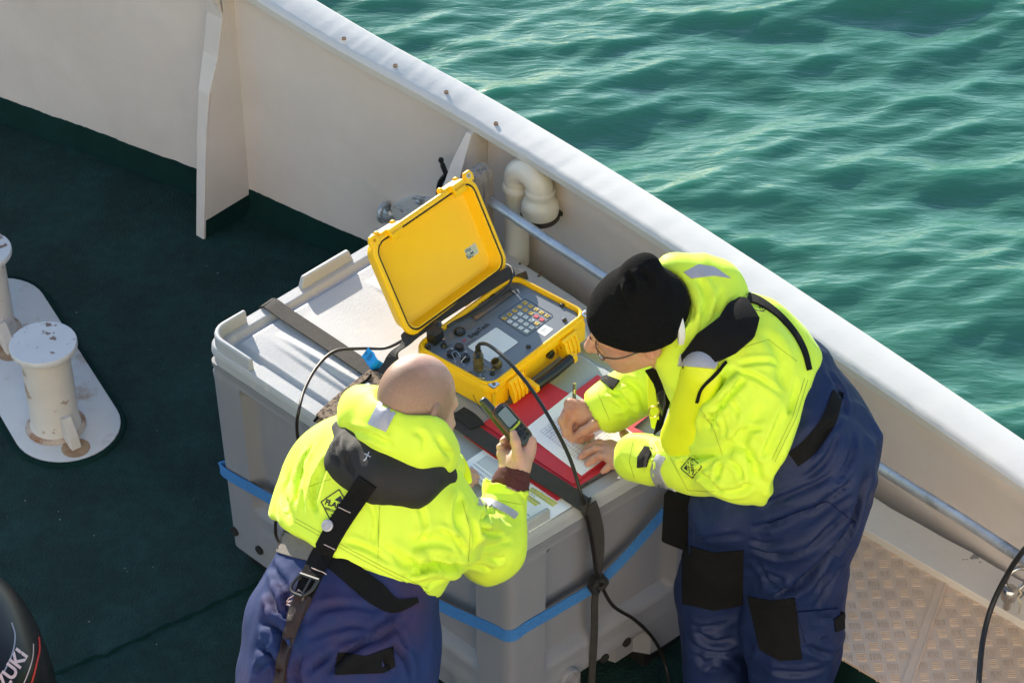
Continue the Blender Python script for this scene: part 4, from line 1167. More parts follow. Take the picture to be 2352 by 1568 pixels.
fo = thing('card_folder', 'red card folder lying open under the papers on the tub lid', 'folder', P(1280, 1010, .788))
m, at = sheet([(1066, 1000), (1252, 874), (1500, 1005), (1279, 1149)], .7895, .0012, .0012, 5); m.build('back_cover', M['folder'], fo, smooth=True, sharp=60)
m, at = sheet([(1110, 972), (1254, 876), (1478, 992), (1317, 1112)], .7925, .0010, .0012, 6); m.build('front_cover', M['folder'], fo, smooth=True, sharp=60)
m, at = sheet([(1310, 905), (1372, 860), (1512, 936), (1450, 985)], .790, .0010, .0012, 7); m.build('flap', M['folder'], fo, smooth=True, sharp=60)
m, at = sheet([(1201, 990), (1314, 898), (1462, 1000), (1336, 1091)], .7945, .0007, .0014, 8)
lg = tag(m.build('log_sheet', M['paper'], smooth=True, sharp=60), 'white ruled log sheet being filled in with pencil on the red folder', 'paper')
lm = MB()
for k in range(17): stroke(lm, at, .16, .16 + k * .04, .95, .16 + k * .04, .0006, .0005, 6)
for s0 in (.16, .24, .31, .42, .52, .63, .74, .84, .95): stroke(lm, at, s0, .16, s0, .80, .0006, .0005, 6)
for k in range(120):
    s0 = g.choice([.17, .25, .33, .44, .54, .65]); q0 = .17 + int(g.integers(0, 9)) * .04
    p = at(s0 + g.uniform(0, .05), q0 + .02) + np.array([0, 0, .0005])
    lm.box(p, g.uniform(.0012, .003), .0004, .0001, [nrm([g.uniform(-1, 1), g.uniform(-1, 1), 0]), [0, 1, 0], [0, 0, 1]])
lm.build('ruled_table', M['greyink'], lg)
# pencil
pt = P(1316, 1025, .7965); pe_ = P(1319.5, 880, .915); pa = nrm(pe_ - pt)
pen = thing('pencil', 'dark green pencil held upright in the writing hand', 'pencil', pt)
m = MB(); m.lathe(pt + pa * .020, [(.0036, 0), (.0043, .004), (.0043, np.linalg.norm(pe_ - pt) - .022)], pa, 6); m.build('barrel', M['pencil'], pen)
m = MB(); m.lathe(pt, [(.0006, 0), (.0034, .020)], pa, 10); m.build('tip', M['pencilwood'], pen)
m = MB(); m.lathe(pe_ - pa * .001, [(.0041, 0), (.0041, .0015)], pa, 6); m.box(pe_ - pa * .020 + nrm(CAM - pe_) * .0036, .0010, .0008, .005, [[1, 0, 0], np.cross(pa, [1, 0, 0]), pa]); m.build('gold_band', M['gold'], pen)

# woven bag with clear flap on the lid beside the bald man
bg = thing('woven_bag', 'brown woven bag with clear flap on the tub lid behind the bald man', 'bag', P(790, 945, .79))
bq = [(722, 968), (772, 922), (850, 862), (905, 880), (870, 960), (760, 1000)]
m = MB(); m.loft([[P(u, v, .786) for u, v in bq], [P(u + 3, v - 12, .80) for u, v in bq], [P(u * .96 + 32, v * .96 + 20, .812) for u, v in bq]]); m.build('pouch', M['basket'], bg, bevel=.003)
m = MB(); c4 = [P(u, v, z) for u, v, z in ((818, 893, .816), (846, 879, .822), (872, 905, .822), (840, 918, .818))]; m.loft([c4, [c + np.array([0, 0, .0012]) for c in c4]]); m.build('clear_flap', M['clear'], bg)
m = MB(); m.tube(catmull([P(722, 967, .803), P(745, 940, .806), P(790, 905, .808), P(838, 876, .812), P(852, 860, .815)], 5), .0035, 8); m.build('edge_binding', M['blackcloth'], bg, smooth=True)

# hose at lower right
m = MB(); m.tube(catmull([P(2420, 1190, .75), P(2352, 1262, .66), P(2310, 1325, .56), P(2275, 1400, .47), P(2256, 1480, .42), P(2247, 1580, .40)], 8), .0072, 10)
tag(m.build('hose', M['black'], smooth=True), 'black hose hanging past the shackle over the tread plate', 'hose')
# ================================================================== FIGURES
class Field:
    """signed distance field on a grid, meshed as one continuous surface"""
    def __init__(s, lo, hi, h):
        s.h = h; s.lo = np.asarray(lo, float)
        s.n = np.ceil((np.asarray(hi, float) - s.lo) / h).astype(int) + 1
        s.d = np.full(tuple(s.n), 1.0, dtype=np.float32)
    def _sub(s, lo, hi):
        a = np.clip(np.floor((lo - s.lo) / s.h).astype(int), 0, s.n - 1); b = np.clip(np.ceil((hi - s.lo) / s.h).astype(int) + 1, 1, s.n)
        if np.any(b <= a): return None
        sl = tuple(slice(i, j) for i, j in zip(a, b))
        g = np.meshgrid(*[s.lo[i] + np.arange(a[i], b[i]) * s.h for i in range(3)], indexing='ij')
        return sl, np.stack(g, -1).astype(np.float32)
    def _mix(s, sl, e, k, op):
        d = s.d[sl]
        if op == 'sub':
            h = np.clip(0.5 - 0.5 * (d + e) / k, 0, 1); s.d[sl] = d + (-e - d) * h + k * h * (1 - h)
        else:
            h = np.clip(0.5 + 0.5 * (e - d) / k, 0, 1); s.d[sl] = e + (d - e) * h - k * h * (1 - h)
    def cone(s, a, b, ra, rb, k=0.03, op='add', squash=None):
        a = np.asarray(a, float); b = np.asarray(b, float); m = max(ra, rb) + k + 3 * s.h
        r = s._sub(np.minimum(a, b) - m, np.maximum(a, b) + m)
        if r is None: return
        sl, G = r; ab = b - a; L2 = max(1e-12, ab @ ab)
        t = np.clip(((G - a) @ ab) / L2, 0, 1)
        q = G - a - t[..., None] * ab
        if squash is not None:
            ax, f = squash; ax = nrm(ax); c = q @ ax; q = q + c[..., None] * ax * (1 / f - 1)
        s._mix(sl, np.linalg.norm(q, axis=-1) - (ra + (rb - ra) * t), k, op)
    def chain(s, pts, rs, k=0.03, op='add', squash=None):
        for i in range(len(pts) - 1): s.cone(pts[i], pts[i + 1], rs[i], rs[i + 1], k, op, squash)
    def ell(s, c, ax, r, k=0.03, op='add'):
        c = np.asarray(c, float); ax = np.asarray(ax, float); r = np.asarray(r, float); m = r.max() + k + 3 * s.h
        q = s._sub(c - m, c + m)
        if q is None: return
        sl, G = q; p = (G - c) @ ax.T
        k0 = np.linalg.norm(p / r, axis=-1); k1 = np.linalg.norm(p / (r * r), axis=-1) + 1e-9
        s._mix(sl, k0 * (k0 - 1) / k1, k, op)
    def cut(s, p, n, k=0.01):
        """keep the side the normal points to"""
        n = nrm(n); g = np.meshgrid(*[s.lo[i] + np.arange(s.n[i]) * s.h for i in range(3)], indexing='ij')
        e = -((g[0] - p[0]) * n[0] + (g[1] - p[1]) * n[1] + (g[2] - p[2]) * n[2])
        d = s.d; h = np.clip(0.5 - 0.5 * (d - e) / k, 0, 1); s.d = (d + (e - d) * h + k * h * (1 - h)).astype(np.float32)
    def mesh(s, iso=0.0):
        g = openvdb.FloatGrid(1.0)
        band = 4 * s.h
        g.copyFromArray(np.ascontiguousarray(np.clip(s.d, -band, band)), tolerance=0.0)
        v, q = g.convertToQuads(iso)
        return np.asarray(v, float) * s.h + s.lo, np.asarray(q)[:, ::-1]

def vnormals(v, q):
    n = np.cross(v[q[:, 2]] - v[q[:, 0]], v[q[:, 3]] - v[q[:, 1]])
    o = np.zeros_like(v)
    for i in range(4): np.add.at(o, q[:, i], n)
    return o / (np.linalg.norm(o, axis=1, keepdims=True) + 1e-12)
def orient(v, q):
    """make normals point outward"""
    vol = np.einsum('ij,ij->i', v[q[:, 0]], np.cross(v[q[:, 1]], v[q[:, 2]])).sum() + np.einsum('ij,ij->i', v[q[:, 0]], np.cross(v[q[:, 2]], v[q[:, 3]])).sum()
    return q if vol > 0 else q[:, ::-1]
_lat = np.random.default_rng(99).normal(size=(32, 32, 32)).astype(np.float32)
def vnoise(p, seed=0):
    p = p + seed * 7.31
    i = np.floor(p).astype(int); f = p - i; f = f * f * (3 - 2 * f)
    o = 0
    for dx in (0, 1):
        for dy in (0, 1):
            for dz in (0, 1):
                w = (f[:, 0] if dx else 1 - f[:, 0]) * (f[:, 1] if dy else 1 - f[:, 1]) * (f[:, 2] if dz else 1 - f[:, 2])
                o = o + w * _lat[(i[:, 0] + dx) % 32, (i[:, 1] + dy) % 32, (i[:, 2] + dz) % 32]
    return o
def folds(v, q, amp, scale, axis=None, stretch=3.0, seed=0, sharp=True):
    n = vnormals(v, q)
    p = v * scale
    if axis is not None:
        ax = nrm(axis); c = p @ ax; p = p + c[:, None] * ax * (1 / stretch - 1)
    w = np.stack([vnoise(p * .7, seed + 3), vnoise(p * .7, seed + 5), vnoise(p * .7, seed + 7)], 1) * .55
    x = vnoise(p + w, seed)
    f = (0.35 - np.abs(x)) if sharp else x
    f = np.clip(f, -1.2, 1.2)
    return v + n * (amp * f)[:, None] if np.ndim(amp) == 0 else v + n * (amp * f)[:, None]
def smooth_verts(v, q, it=2, lam=0.5):
    for _ in range(it):
        acc = np.zeros_like(v); cnt = np.zeros(len(v))
        for i in range(4):
            a = q[:, i]; b = q[:, (i + 1) % 4]
            np.add.at(acc, a, v[b]); np.add.at(cnt, a, 1); np.add.at(acc, b, v[a]); np.add.at(cnt, b, 1)
        v = v + lam * (acc / cnt[:, None] - v)
    return v
class Skin:
    """mesh + lookup for draping things on it"""
    def __init__(s, v, q):
        s.v = v; s.q = q; s.n = vnormals(v, q); s.refresh()
    def refresh(s):
        s.n = vnormals(s.v, s.q)
        s.b = BVHTree.FromPolygons([Vector(p) for p in s.v], [tuple(int(i) for i in f) for f in s.q])
    def hit(s, u, v):
        w = ray(u, v)
        h = s.b.ray_cast(Vector(CAM), Vector(w))
        if h[0] is None:
            o = None
            for d in range(1, 40):
                for a in range(8):
                    w2 = ray(u + d * 2.5 * math.cos(a * .785), v + d * 2.5 * math.sin(a * .785))
                    h = s.b.ray_cast(Vector(CAM), Vector(w2))
                    if h[0] is not None: return np.array(h[0]), np.array(h[1])
            return None
        return np.array(h[0]), np.array(h[1])
    def crease(s, px, width, depth):
        """press a fold line into the surface along photo positions"""
        pts = catmull([s.hit(u, v)[0] for u, v in px], 6)
        pts = np.array(pts); width = width * .85
        lo = pts.min(0) - 3 * width; hi = pts.max(0) + 3 * width
        m = np.where(np.all((s.v > lo) & (s.v < hi), axis=1))[0]
        d = np.full(len(m), 9.0); tt = np.zeros(len(m))
        for i in range(len(pts) - 1):
            ab = pts[i + 1] - pts[i]; t = np.clip(((s.v[m] - pts[i]) @ ab) / max(1e-12, ab @ ab), 0, 1)
            dd = np.linalg.norm(s.v[m] - pts[i] - t[:, None] * ab, axis=1)
            k = dd < d; d[k] = dd[k]; tt[k] = (i + t[k]) / (len(pts) - 1)
        prof = np.exp(-(d / width) ** 2) - .55 * np.exp(-((d - 1.7 * width) / (width * .9)) ** 2)
        taper = np.clip(np.minimum(tt, 1 - tt) * 5, 0, 1)
        s.v[m] -= s.n[m] * (1.45 * depth * prof * taper)[:, None]

def drape(name, skin, px, mats, parent, off=.0035, thick=.004, step=9, smooth=True, lift=None):
    """flat patch (photo outline) laid on the surface, with real thickness"""
    px = [np.array(p, float) for p in px]
    bd = []
    for i, p in enumerate(px):
        q = px[(i + 1) % len(px)]; n = max(1, int(np.linalg.norm(q - p) / step))
        for k in range(n): bd.append(p + (q - p) * k / n)
    lo = np.min(bd, 0); hi = np.max(bd, 0); ins = []
    for x in np.arange(lo[0] + step / 2, hi[0], step):
        for y in np.arange(lo[1] + step / 2, hi[1], step):
            if inpoly((x, y), bd) and min(np.hypot(b[0] - x, b[1] - y) for b in bd) > step * .45: ins.append(np.array([x, y]))
    allp = bd + ins; nb = len(bd)
    res = delaunay_2d_cdt([Vector(p) for p in allp], [(i, (i + 1) % nb) for i in range(nb)], [list(range(nb))], 1, 1e-4)
    pts = [np.array(p) for p in res[0]]; tris = res[2]
    top, nor = [], []
    for p in pts:
        h = skin.hit(*p)
        if h is None: return None
        top.append(h[0]); nor.append(h[1])
    top = np.array(top); nor = np.array(nor)
    # relax normals
    for _ in range(3):
        acc = nor.copy()
        for t in tris:
            m_ = sum(nor[i] for i in t)
            for i in t: acc[i] += m_
        nor = acc / (np.linalg.norm(acc, axis=1, keepdims=True) + 1e-9)
    o = off if lift is None else off + lift
    A = top + nor * (o); B = top - nor * (thick - off if thick > off else .001)
    n = len(pts); f = []
    edge = {}
    for t in tris:
        t = list(t)
        nn = np.cross(A[t[1]] - A[t[0]], A[t[2]] - A[t[0]])
        if nn @ nor[t[0]] < 0: t = t[::-1]
        f.append(tuple(t)); f.append(tuple(i + n for i in t[::-1]))
        for i in range(3):
            e = (t[i], t[(i + 1) % 3])
            if (e[1], e[0]) in edge: del edge[(e[1], e[0])]
            else: edge[e] = 1
    for a, b in edge: f.append((b, a, a + n, b + n))
    ob = link_mesh(name, np.vstack([A, B]), f, mats, parent, False)
    if smooth:
        ob.data.polygons.foreach_set('use_smooth', np.ones(len(ob.data.polygons), dtype=bool)); ob.data.set_sharp_from_angle(angle=rad(55))
    return ob
def band_px(line, w):
    """outline of a band along a photo polyline"""
    c = catmull([np.array([a, b, 0.0]) for a, b in line], 5)
    L_, R_ = [], []
    for i, p in enumerate(c):
        d = nrm(c[min(i + 1, len(c) - 1)] - c[max(i - 1, 0)]); n = np.array([-d[1], d[0], 0])
        ww = w if np.ndim(w) == 0 else np.interp(i / (len(c) - 1), np.linspace(0, 1, len(w)), w)
        L_.append((p + n * ww / 2)[:2]); R_.append((p - n * ww / 2)[:2])
    return [tuple(p) for p in L_] + [tuple(p) for p in R_[::-1]]
def print_on(name, skin, shapes, m, parent, h=.0012):
    """flat print (list of (verts2d in photo px, faces)) laid on the surface"""
    vs, fs = [], []
    for pv, pf in shapes:
        b = len(vs)
        for p in pv:
            r_ = skin.hit(*p); vs.append(r_[0] + r_[1] * h)
        fs += [tuple(i + b for i in f) for f in pf]
    return link_mesh(name, vs, fs, m, parent)
def px_text(s, c, xd, yd, size, bold=.02, n=1):
    vs, fs = text_mesh(s, 1.0, bold)
    return [(c[0] + (x * xd[0] + y * yd[0]) * size, c[1] + (x * xd[1] + y * yd[1]) * size) for x, y, z in vs], fs
def px_line(a, b, w, n=6):
    a = np.array(a, float); b = np.array(b, float); d = nrm(b - a); m = np.array([-d[1], d[0]]) * w / 2
    v, f = [], []
    for k in range(n + 1):
        p = a + (b - a) * k / n; v += [tuple(p + m), tuple(p - m)]
    return v, [(2 * k, 2 * k + 1, 2 * k + 3, 2 * k + 2) for k in range(n)]

def skin_mat(name, col, red, spots=0.25, bald=None):
    m = mat(name, col, .48, var=.06, vscale=30, col2=red, c2scale=22, c2lo=.42, c2hi=.75, bump=.25, bscale=420, spec=.4, sub=.08)
    return m
M['thread'] = mat('olive yellow thread', (.34, .42, .03), .8)
M['skin'] = skin_mat('weathered skin', (.58, .31, .215), (.50, .195, .145))
M['skinpale'] = skin_mat('pale skin', (.54, .32, .235), (.47, .215, .16))

def hand(F, wrist, knuckles, fingers, thumb, r=.0088, palmr=.014, palmn=None):
    """palm and five separate fingers: lists of joint points"""
    for i, k in enumerate(knuckles):
        F.cone(wrist[i] if isinstance(wrist, list) else wrist, k, palmr * 1.15, palmr * .80, .012)
    for i in range(len(knuckles) - 1): F.cone(knuckles[i], knuckles[i + 1], palmr * .72, palmr * .72, .010)
    sc = (1.0, 1.03, .98, .86)
    for i, f in enumerate(fingers):
        if f is None: continue
        rr_ = r * sc[i]
        pts = [knuckles[i]] + list(f); rs = [rr_ * 1.12, rr_ * 1.0, rr_ * .92, rr_ * .80][:len(pts)]
        for a in range(len(pts) - 1): F.cone(pts[a], pts[a + 1], rs[a], rs[a + 1], .0035)
        for p, q in zip(pts[1:-1], rs[1:-1]): F.cone(p, p + np.array([0, 0, .0001]), q * 1.06, q * 1.06, .003)
    if thumb is not None:
        rs = [r * 1.75, r * 1.25, r * 1.12, r * .90]
        for a in range(len(thumb) - 1): F.cone(thumb[a], thumb[a + 1], rs[a], rs[a + 1], .006 if a else .014)

def join_meshes(parts):
    vs, fs, b = [], [], 0
    for v, q in parts:
        vs.append(v); fs.append(q + b); b += len(v)
    return np.vstack(vs), np.vstack(fs)
def solid(name, v, q, m, parent):
    o = link_mesh(name, v, q, m, parent, True); return o
def fieldfor(pts, pad, h):
    a = np.array(pts); return Field(a.min(0) - pad, a.max(0) + pad, h)

def head_field(C, HA):
    F_, L_, U_ = HA
    def hp(f, l, u): return C + F_ * f + L_ * l + U_ * u
    Hd = Field(C - .17, C + .17, .0034)
    Hd.ell(hp(-.006, 0, .030), HA, (.100, .077, .100), .02)
    Hd.ell(hp(.030, 0, -.035), HA, (.064, .062, .080), .03)
    Hd.cone(hp(.052, -.020, -.088), hp(.052, .020, -.088), .026, .026, .03)
    Hd.chain([hp(-.005, .052, -.060), hp(.050, .024, -.092)], [.024, .022], .03); Hd.chain([hp(-.005, -.052, -.060), hp(.050, -.024, -.092)], [.024, .022], .03)
    Hd.cone(hp(.052, .040, -.030), hp(.058, .030, -.052), .024, .022, .025); Hd.cone(hp(.052, -.040, -.030), hp(.058, -.030, -.052), .024, .022, .025)
    Hd.cone(hp(.078, .032, .024), hp(.086, 0, .022), .014, .012, .018); Hd.cone(hp(.078, -.032, .024), hp(.086, 0, .022), .014, .012, .018)
    Hd.ell(hp(.084, .032, .002), HA, (.014, .017, .012), .012, 'sub'); Hd.ell(hp(.084, -.032, .002), HA, (.014, .017, .012), .012, 'sub')
    Hd.ell(hp(.074, .032, .001), HA, (.012, .013, .011), .004); Hd.ell(hp(.074, -.032, .001), HA, (.012, .013, .011), .004)
    Hd.chain([hp(.088, 0, .012), hp(.104, 0, -.012), hp(.114, 0, -.030)], [.010, .012, .0155], .012)
    for s_ in (-1, 1): Hd.cone(hp(.100, s_ * .014, -.034), hp(.098, s_ * .015, -.036), .0095, .0095, .008)
    Hd.cone(hp(.090, -.020, -.062), hp(.090, .020, -.062), .008, .008, .008); Hd.cone(hp(.088, -.017, -.073), hp(.088, .017, -.073), .008, .008, .007)
    for s_ in (-1, 1):
        Hd.ell(hp(-.012, s_ * .078, -.004), np.array([nrm(F_ - .35 * L_ * s_), nrm(L_ * s_ + .35 * F_), U_]), (.021, .010, .036), .006)
        Hd.ell(hp(-.008, s_ * .086, -.002), HA, (.009, .006, .018), .004, 'sub')
        Hd.cone(hp(-.006, s_ * .079, -.032), hp(-.008, s_ * .080, -.034), .008, .007, .006)
    Hd.cone(hp(-.03, 0, -.05), hp(-.055, 0, -.13), .058, .060, .03)
    return Hd

# ------------------------------------------------------------------ man writing (right)
def writing_man():
    who = thing('person', 'man in black beanie and glasses leaning over the tub and writing with a pencil', 'person', P(1790, 1760, 0))
    Pn = P
    F_ = nrm([-.95, -.20, -.25]); U_ = nrm(np.array([-.16, -.30, .94])); U_ = nrm(U_ - F_ * (U_ @ F_)); L_ = np.cross(U_, F_)
    C = Pn(1462, 742, 1.27)
    HA = np.array([F_, L_, U_])
    def hp(f, l, u): return C + F_ * f + L_ * l + U_ * u
    chest = Pn(1680, 835, 1.16); low = Pn(1795, 1000, 1.04); neck = Pn(1590, 785, 1.22)
    shL = Pn(1700, 905, 1.13); elL = Pn(1698, 1074, 1.00); wrL = Pn(1462, 1050, .862)
    shR = Pn(1640, 745, 1.15); elR = Pn(1540, 850, .95); wrR = Pn(1392, 938, .868)
    # --- body: head, neck, trunk, arms; hands added fine
    B = fieldfor([C, low, shL, elL, shR, wrR, wrL], .2, .0075)
    B.cone(low, chest, .10, .12, .05); B.cone(chest, neck, .10, .055, .04)
    B.cone(neck, hp(-.03, 0, -.06), .060, .056, .03)
    B.chain([chest, shL, elL, wrL + (elL - wrL) * .12], [.08, .05, .04, .03], .03); B.chain([chest, shR, elR, wrR + (elR - wrR) * .12], [.08, .05, .04, .03], .03)
    B.ell(hp(0, 0, .02), HA, (.09, .07, .09), .02)
    Hd = head_field(C, HA)
    # hands
    H1 = fieldfor([Pn(1280, 930, .80), Pn(1460, 1020, .80), Pn(1390, 930, .90)], .035, .0020)
    wr = Pn(1402, 938, .872)
    kn = [Pn(1309, 928, .880), Pn(1318, 942, .872), Pn(1334, 965, .848), Pn(1350, 985, .828)]
    fg = [[Pn(1290, 966, .862), Pn(1299, 996, .835), Pn(1313, 1009, .815)], [Pn(1304, 985, .842), Pn(1315, 1006, .818), Pn(1327, 1012, .805)],
          [Pn(1318, 1000, .818), Pn(1335, 1010, .803), Pn(1348, 1005, .800)], [Pn(1337, 1008, .806), Pn(1350, 1006, .799), Pn(1360, 1000, .799)]]
    th = [Pn(1395, 955, .864), Pn(1364, 974, .866), Pn(1338, 990, .848), Pn(1319, 1004, .825)]
    hand(H1, [wr, wr, Pn(1400, 950, .858), Pn(1398, 958, .848)], kn, fg, th, .0092, .0165)
    H1.cone(wr, wrR + (elR - wrR) * .35, .030, .031, .02); H1.cone(Pn(1398, 950, .860), Pn(1345, 955, .855), .022, .020, .02)
    H2 = fieldfor([Pn(1325, 1035, .79), Pn(1480, 1080, .90), Pn(1425, 975, .80)], .04, .0020)
    w2 = Pn(1446, 1050, .842)
    kn2 = [Pn(1402, 1022, .829), Pn(1398, 1034, .832), Pn(1400, 1049, .829), Pn(1415, 1066, .822)]
    fg2 = [[Pn(1374, 1018, .826), Pn(1357, 1024, .812), Pn(1345, 1032, .803)], [Pn(1368, 1030, .827), Pn(1350, 1039, .812), Pn(1335, 1048, .803)],
           [Pn(1377, 1047, .826), Pn(1362, 1056, .811), Pn(1349, 1064, .803)], [Pn(1400, 1070, .815), Pn(1392, 1077, .806), Pn(1385, 1082, .800)]]
    th2 = [Pn(1448, 1030, .836), Pn(1444, 1010, .826), Pn(1434, 997, .812), Pn(1427, 984, .803)]
    hand(H2, [Pn(1444, 1040, .84), w2, w2, Pn(1446, 1062, .838)], kn2, fg2, th2, .0096, .0155)
    H2.cone(w2, wrL + (elL - wrL) * .3, .029, .032, .02)
    parts = [B.mesh(), Hd.mesh(), H1.mesh(), H2.mesh()]
    v, q = join_meshes([(a, orient(a, b)) for a, b in parts])
    solid('body', v, q, M['skin'], who)
    # --- beanie
    K = Field(C - .28, C + .28, .0042)
    N_ = nrm(U_ * 1.0 - F_ * .20 - L_ * .10)
    K.ell(hp(-.010, 0, .050), HA, (.112, .092, .078), .02)
    K.cone(hp(-.010, 0, .035), hp(-.014, 0, .055), .108, .100, .03, squash=(L_, .86))
    K.cone(hp(-.016, 0, .060), hp(-.034, -.010, .152), .094, .048, .04)
    K.cone(hp(-.012, .020, .120), hp(-.010, .022, .156), .036, .026, .022)
    K.cone(hp(-.050, -.020, .140), hp(-.056, -.026, .165), .032, .026, .020)
    K.cut(hp(.088, 0, .034), N_, .010)
    v, q = K.mesh(); q = orient(v, q); v = smooth_verts(v, q, 2)
    v = folds(v, q, .004, 10, seed=4)
    bs = Skin(v, q)
    for px, w, d in (([(1440, 628), (1452, 650), (1448, 685)], .010, .009), ([(1470, 622), (1492, 640), (1500, 668)], .009, .006), ([(1420, 655), (1432, 690), (1425, 720)], .012, .0035), ([(1362, 752), (1430, 785), (1545, 778)], .006, .003)):
        bs.crease(px, w, d)
    solid('beanie', smooth_verts(bs.v, q, 1), q, M['knit'], who)
    # --- glasses
    g_ = MB()
    for s_ in (-1, 1):
        cx = hp(.104, s_ * .034, -.006)
        rg = [cx + L_ * .026 * math.cos(a) - F_ * .010 * (math.cos(a) * s_) ** 2 + U_ * .019 * math.sin(a) for a in np.linspace(0, 2 * math.pi, 25)]
        g_.tube(rg, .0012, 6)
        g_.tube(catmull([hp(.094, s_ * .060, .000), hp(.06, s_ * .078, .004), hp(.0, s_ * .081, .010), hp(-.03, s_ * .080, -.004)], 5), .0019, 6)
    g_.tube(catmull([hp(.104, -.010, .002), hp(.110, 0, .006), hp(.104, .010, .002)], 4), .0014, 6)
    gl = g_.build('glasses', mat('dark spectacle frame', (.05, .035, .03), .3, .4), who, smooth=True)
    for s_ in (-1, 1):
        cx = hp(.1035, s_ * .034, -.006); lm_ = MB()
        r0_ = [cx + L_ * .025 * math.cos(a) - F_ * .010 * (math.cos(a) * s_) ** 2 + U_ * .018 * math.sin(a) for a in np.linspace(0, 2 * math.pi, 24, endpoint=False)]
        lm_.loft([r0_, [p + F_ * .0012 for p in r0_]]); lm_.build('lens', M['glass'], gl)
    # --- trousers
    T_ = fieldfor([Pn(1640, 1730, 0.02), Pn(1850, 1820, 0.02), Pn(1990, 1000, 1.0), Pn(1700, 850, 1.15), Pn(1850, 800, 1.2)], .22, .0072)
    bum = Pn(1868, 1040, .99); hipL = Pn(1842, 1165, .85); hipR = Pn(1700, 1165, .84)
    T_.cone(bum, Pn(1785, 900, 1.09), .148, .150, .06); T_.cone(bum, hipL, .140, .135, .06); T_.cone(Pn(1800, 1060, .97), hipR, .13, .105, .06)
    T_.cone(Pn(1800, 1030, 1.0), Pn(1765, 1110, .90), .10, .10, .06)
    knL = Pn(1818, 1440, .50); knR = Pn(1640, 1350, .52)
    T_.chain([hipL, knL, Pn(1838, 1800, .08)], [.135, .112, .095], .05); T_.chain([hipR, knR, Pn(1640, 1715, .08)], [.108, .086, .082], .035)
    v, q = T_.mesh(); q = orient(v, q); v = smooth_verts(v, q, 2)
    v = folds(v, q, .012, 7, axis=(.75, .3, .6), stretch=2.0, seed=11); v = folds(v, q, .007, 14, axis=(.8, .2, .5), stretch=2.5, seed=12)
    ts = Skin(v, q)
    for px, w, d in (([(1990, 1090), (1935, 1230), (1850, 1330), (1730, 1385)], .014, .016), ([(1975, 1130), (1930, 1270), (1870, 1360)], .012, .010), ([(1720, 1260), (1790, 1275), (1890, 1235)], .010, .010),
                     ([(1725, 1215), (1800, 1195), (1880, 1150)], .010, .008), ([(1740, 1165), (1830, 1130), (1930, 1080)], .009, .007), ([(1850, 1180), (1905, 1140), (1960, 1110)], .009, .008), ([(1735, 1280), (1760, 1330), (1790, 1350)], .010, .008),
                     ([(1590, 1440), (1640, 1475), (1690, 1465)], .012, .007), ([(1870, 1400), (1880, 1420), (1930, 1410)], .008, .006), ([(1600, 1500), (1650, 1540)], .012, .007), ([(1955, 920), (1900, 990), (1850, 1060)], .011, .006), ([(1900, 850), (1930, 900), (1950, 960)], .009, .006)):
        ts.crease(px, w, d); ts.refresh()
    for px, d in (([(1980, 1110), (1930, 1190), (1850, 1260)], .007), ([(1960, 1090), (1900, 1150), (1800, 1215)], .006), ([(1720, 1240), (1760, 1250), (1800, 1240)], .007), ([(1730, 1300), (1790, 1330), (1850, 1320)], .006), ([(1735, 1340), (1800, 1352), (1870, 1330)], .006), ([(1940, 1290), (1900, 1350), (1870, 1400)], .007),
                  ([(1580, 1215), (1640, 1235), (1700, 1225)], .006), ([(1575, 1420), (1630, 1440), (1700, 1420)], .007), ([(1580, 1470), (1640, 1500), (1700, 1490)], .006), ([(1600, 1530), (1650, 1515), (1700, 1540)], .006), ([(1850, 1480), (1890, 1500), (1930, 1490)], .007), ([(1760, 1530), (1820, 1545), (1900, 1530)], .006), ([(1930, 960), (1900, 1050), (1840, 1110)], .006), ([(1960, 990), (1950, 1060), (1910, 1120)], .006)):
        ts.crease(px, .009, d); ts.refresh()
    ts.v = smooth_verts(ts.v, q, 1, .35); ts.refresh()
    tr = solid('trousers', ts.v, q, M['navy'], who)
    drape('knee_pad', ts, [(1568, 1248), (1640, 1268), (1708, 1262), (1706, 1388), (1640, 1400), (1568, 1385)], M['blackcloth'], tr, .003)
    drape('knee_pad', ts, [(1718, 1368), (1770, 1378), (1826, 1372), (1842, 1512), (1790, 1515), (1745, 1490)], M['blackcloth'], tr, .003)
    drape('back_belt', ts, band_px([(1925, 900), (1900, 970), (1860, 1025), (1822, 1055)], [26, 34, 40, 38]), M['blackcloth'], tr, .0035)
    drape('pocket_flap', ts, [(1832, 1402), (1925, 1395), (1932, 1450), (1850, 1475)], M['navy'], tr, .006, .007)
    drape('pocket_tab', ts, [(1910, 1420), (1933, 1402), (1934, 1440), (1914, 1448)], M['blackcloth'], tr, .010, .011)
    drape('side_pocket', ts, [(1762, 1200), (1900, 1150), (1965, 1200), (1870, 1290), (1790, 1280)], M['navy'], tr, .004, .006)
    bt = MB()
    for a, d in ((Pn(1640, 1740, .0), [-.75, .6, 0]), (Pn(1838, 1822, .0), [-.75, .6, 0])):
        d = nrm(d); s_ = np.cross([0, 0, 1.0], d)
        bt.loft([[a + d * x * k + s_ * y * k + np.array([0, 0, z]) for x, y in ((-.10, -.04), (.0, -.05), (.14, -.05), (.19, -.02), (.19, .02), (.14, .05), (0, .05), (-.10, .04))] for z, k in ((.0, 1.0), (.03, 1.0), (.08, .85), (.12, .6))])
    for i in range(2):
        o_ = MB(); o_.v = bt.v[i * 32:(i + 1) * 32]; nf = len(bt.f) // 2; o_.f = [tuple(k - i * 32 for k in f) for f in bt.f[i * nf:(i + 1) * nf]]; o_.m = [0] * nf
        o_.build('boot', M['black'], who, smooth=True)
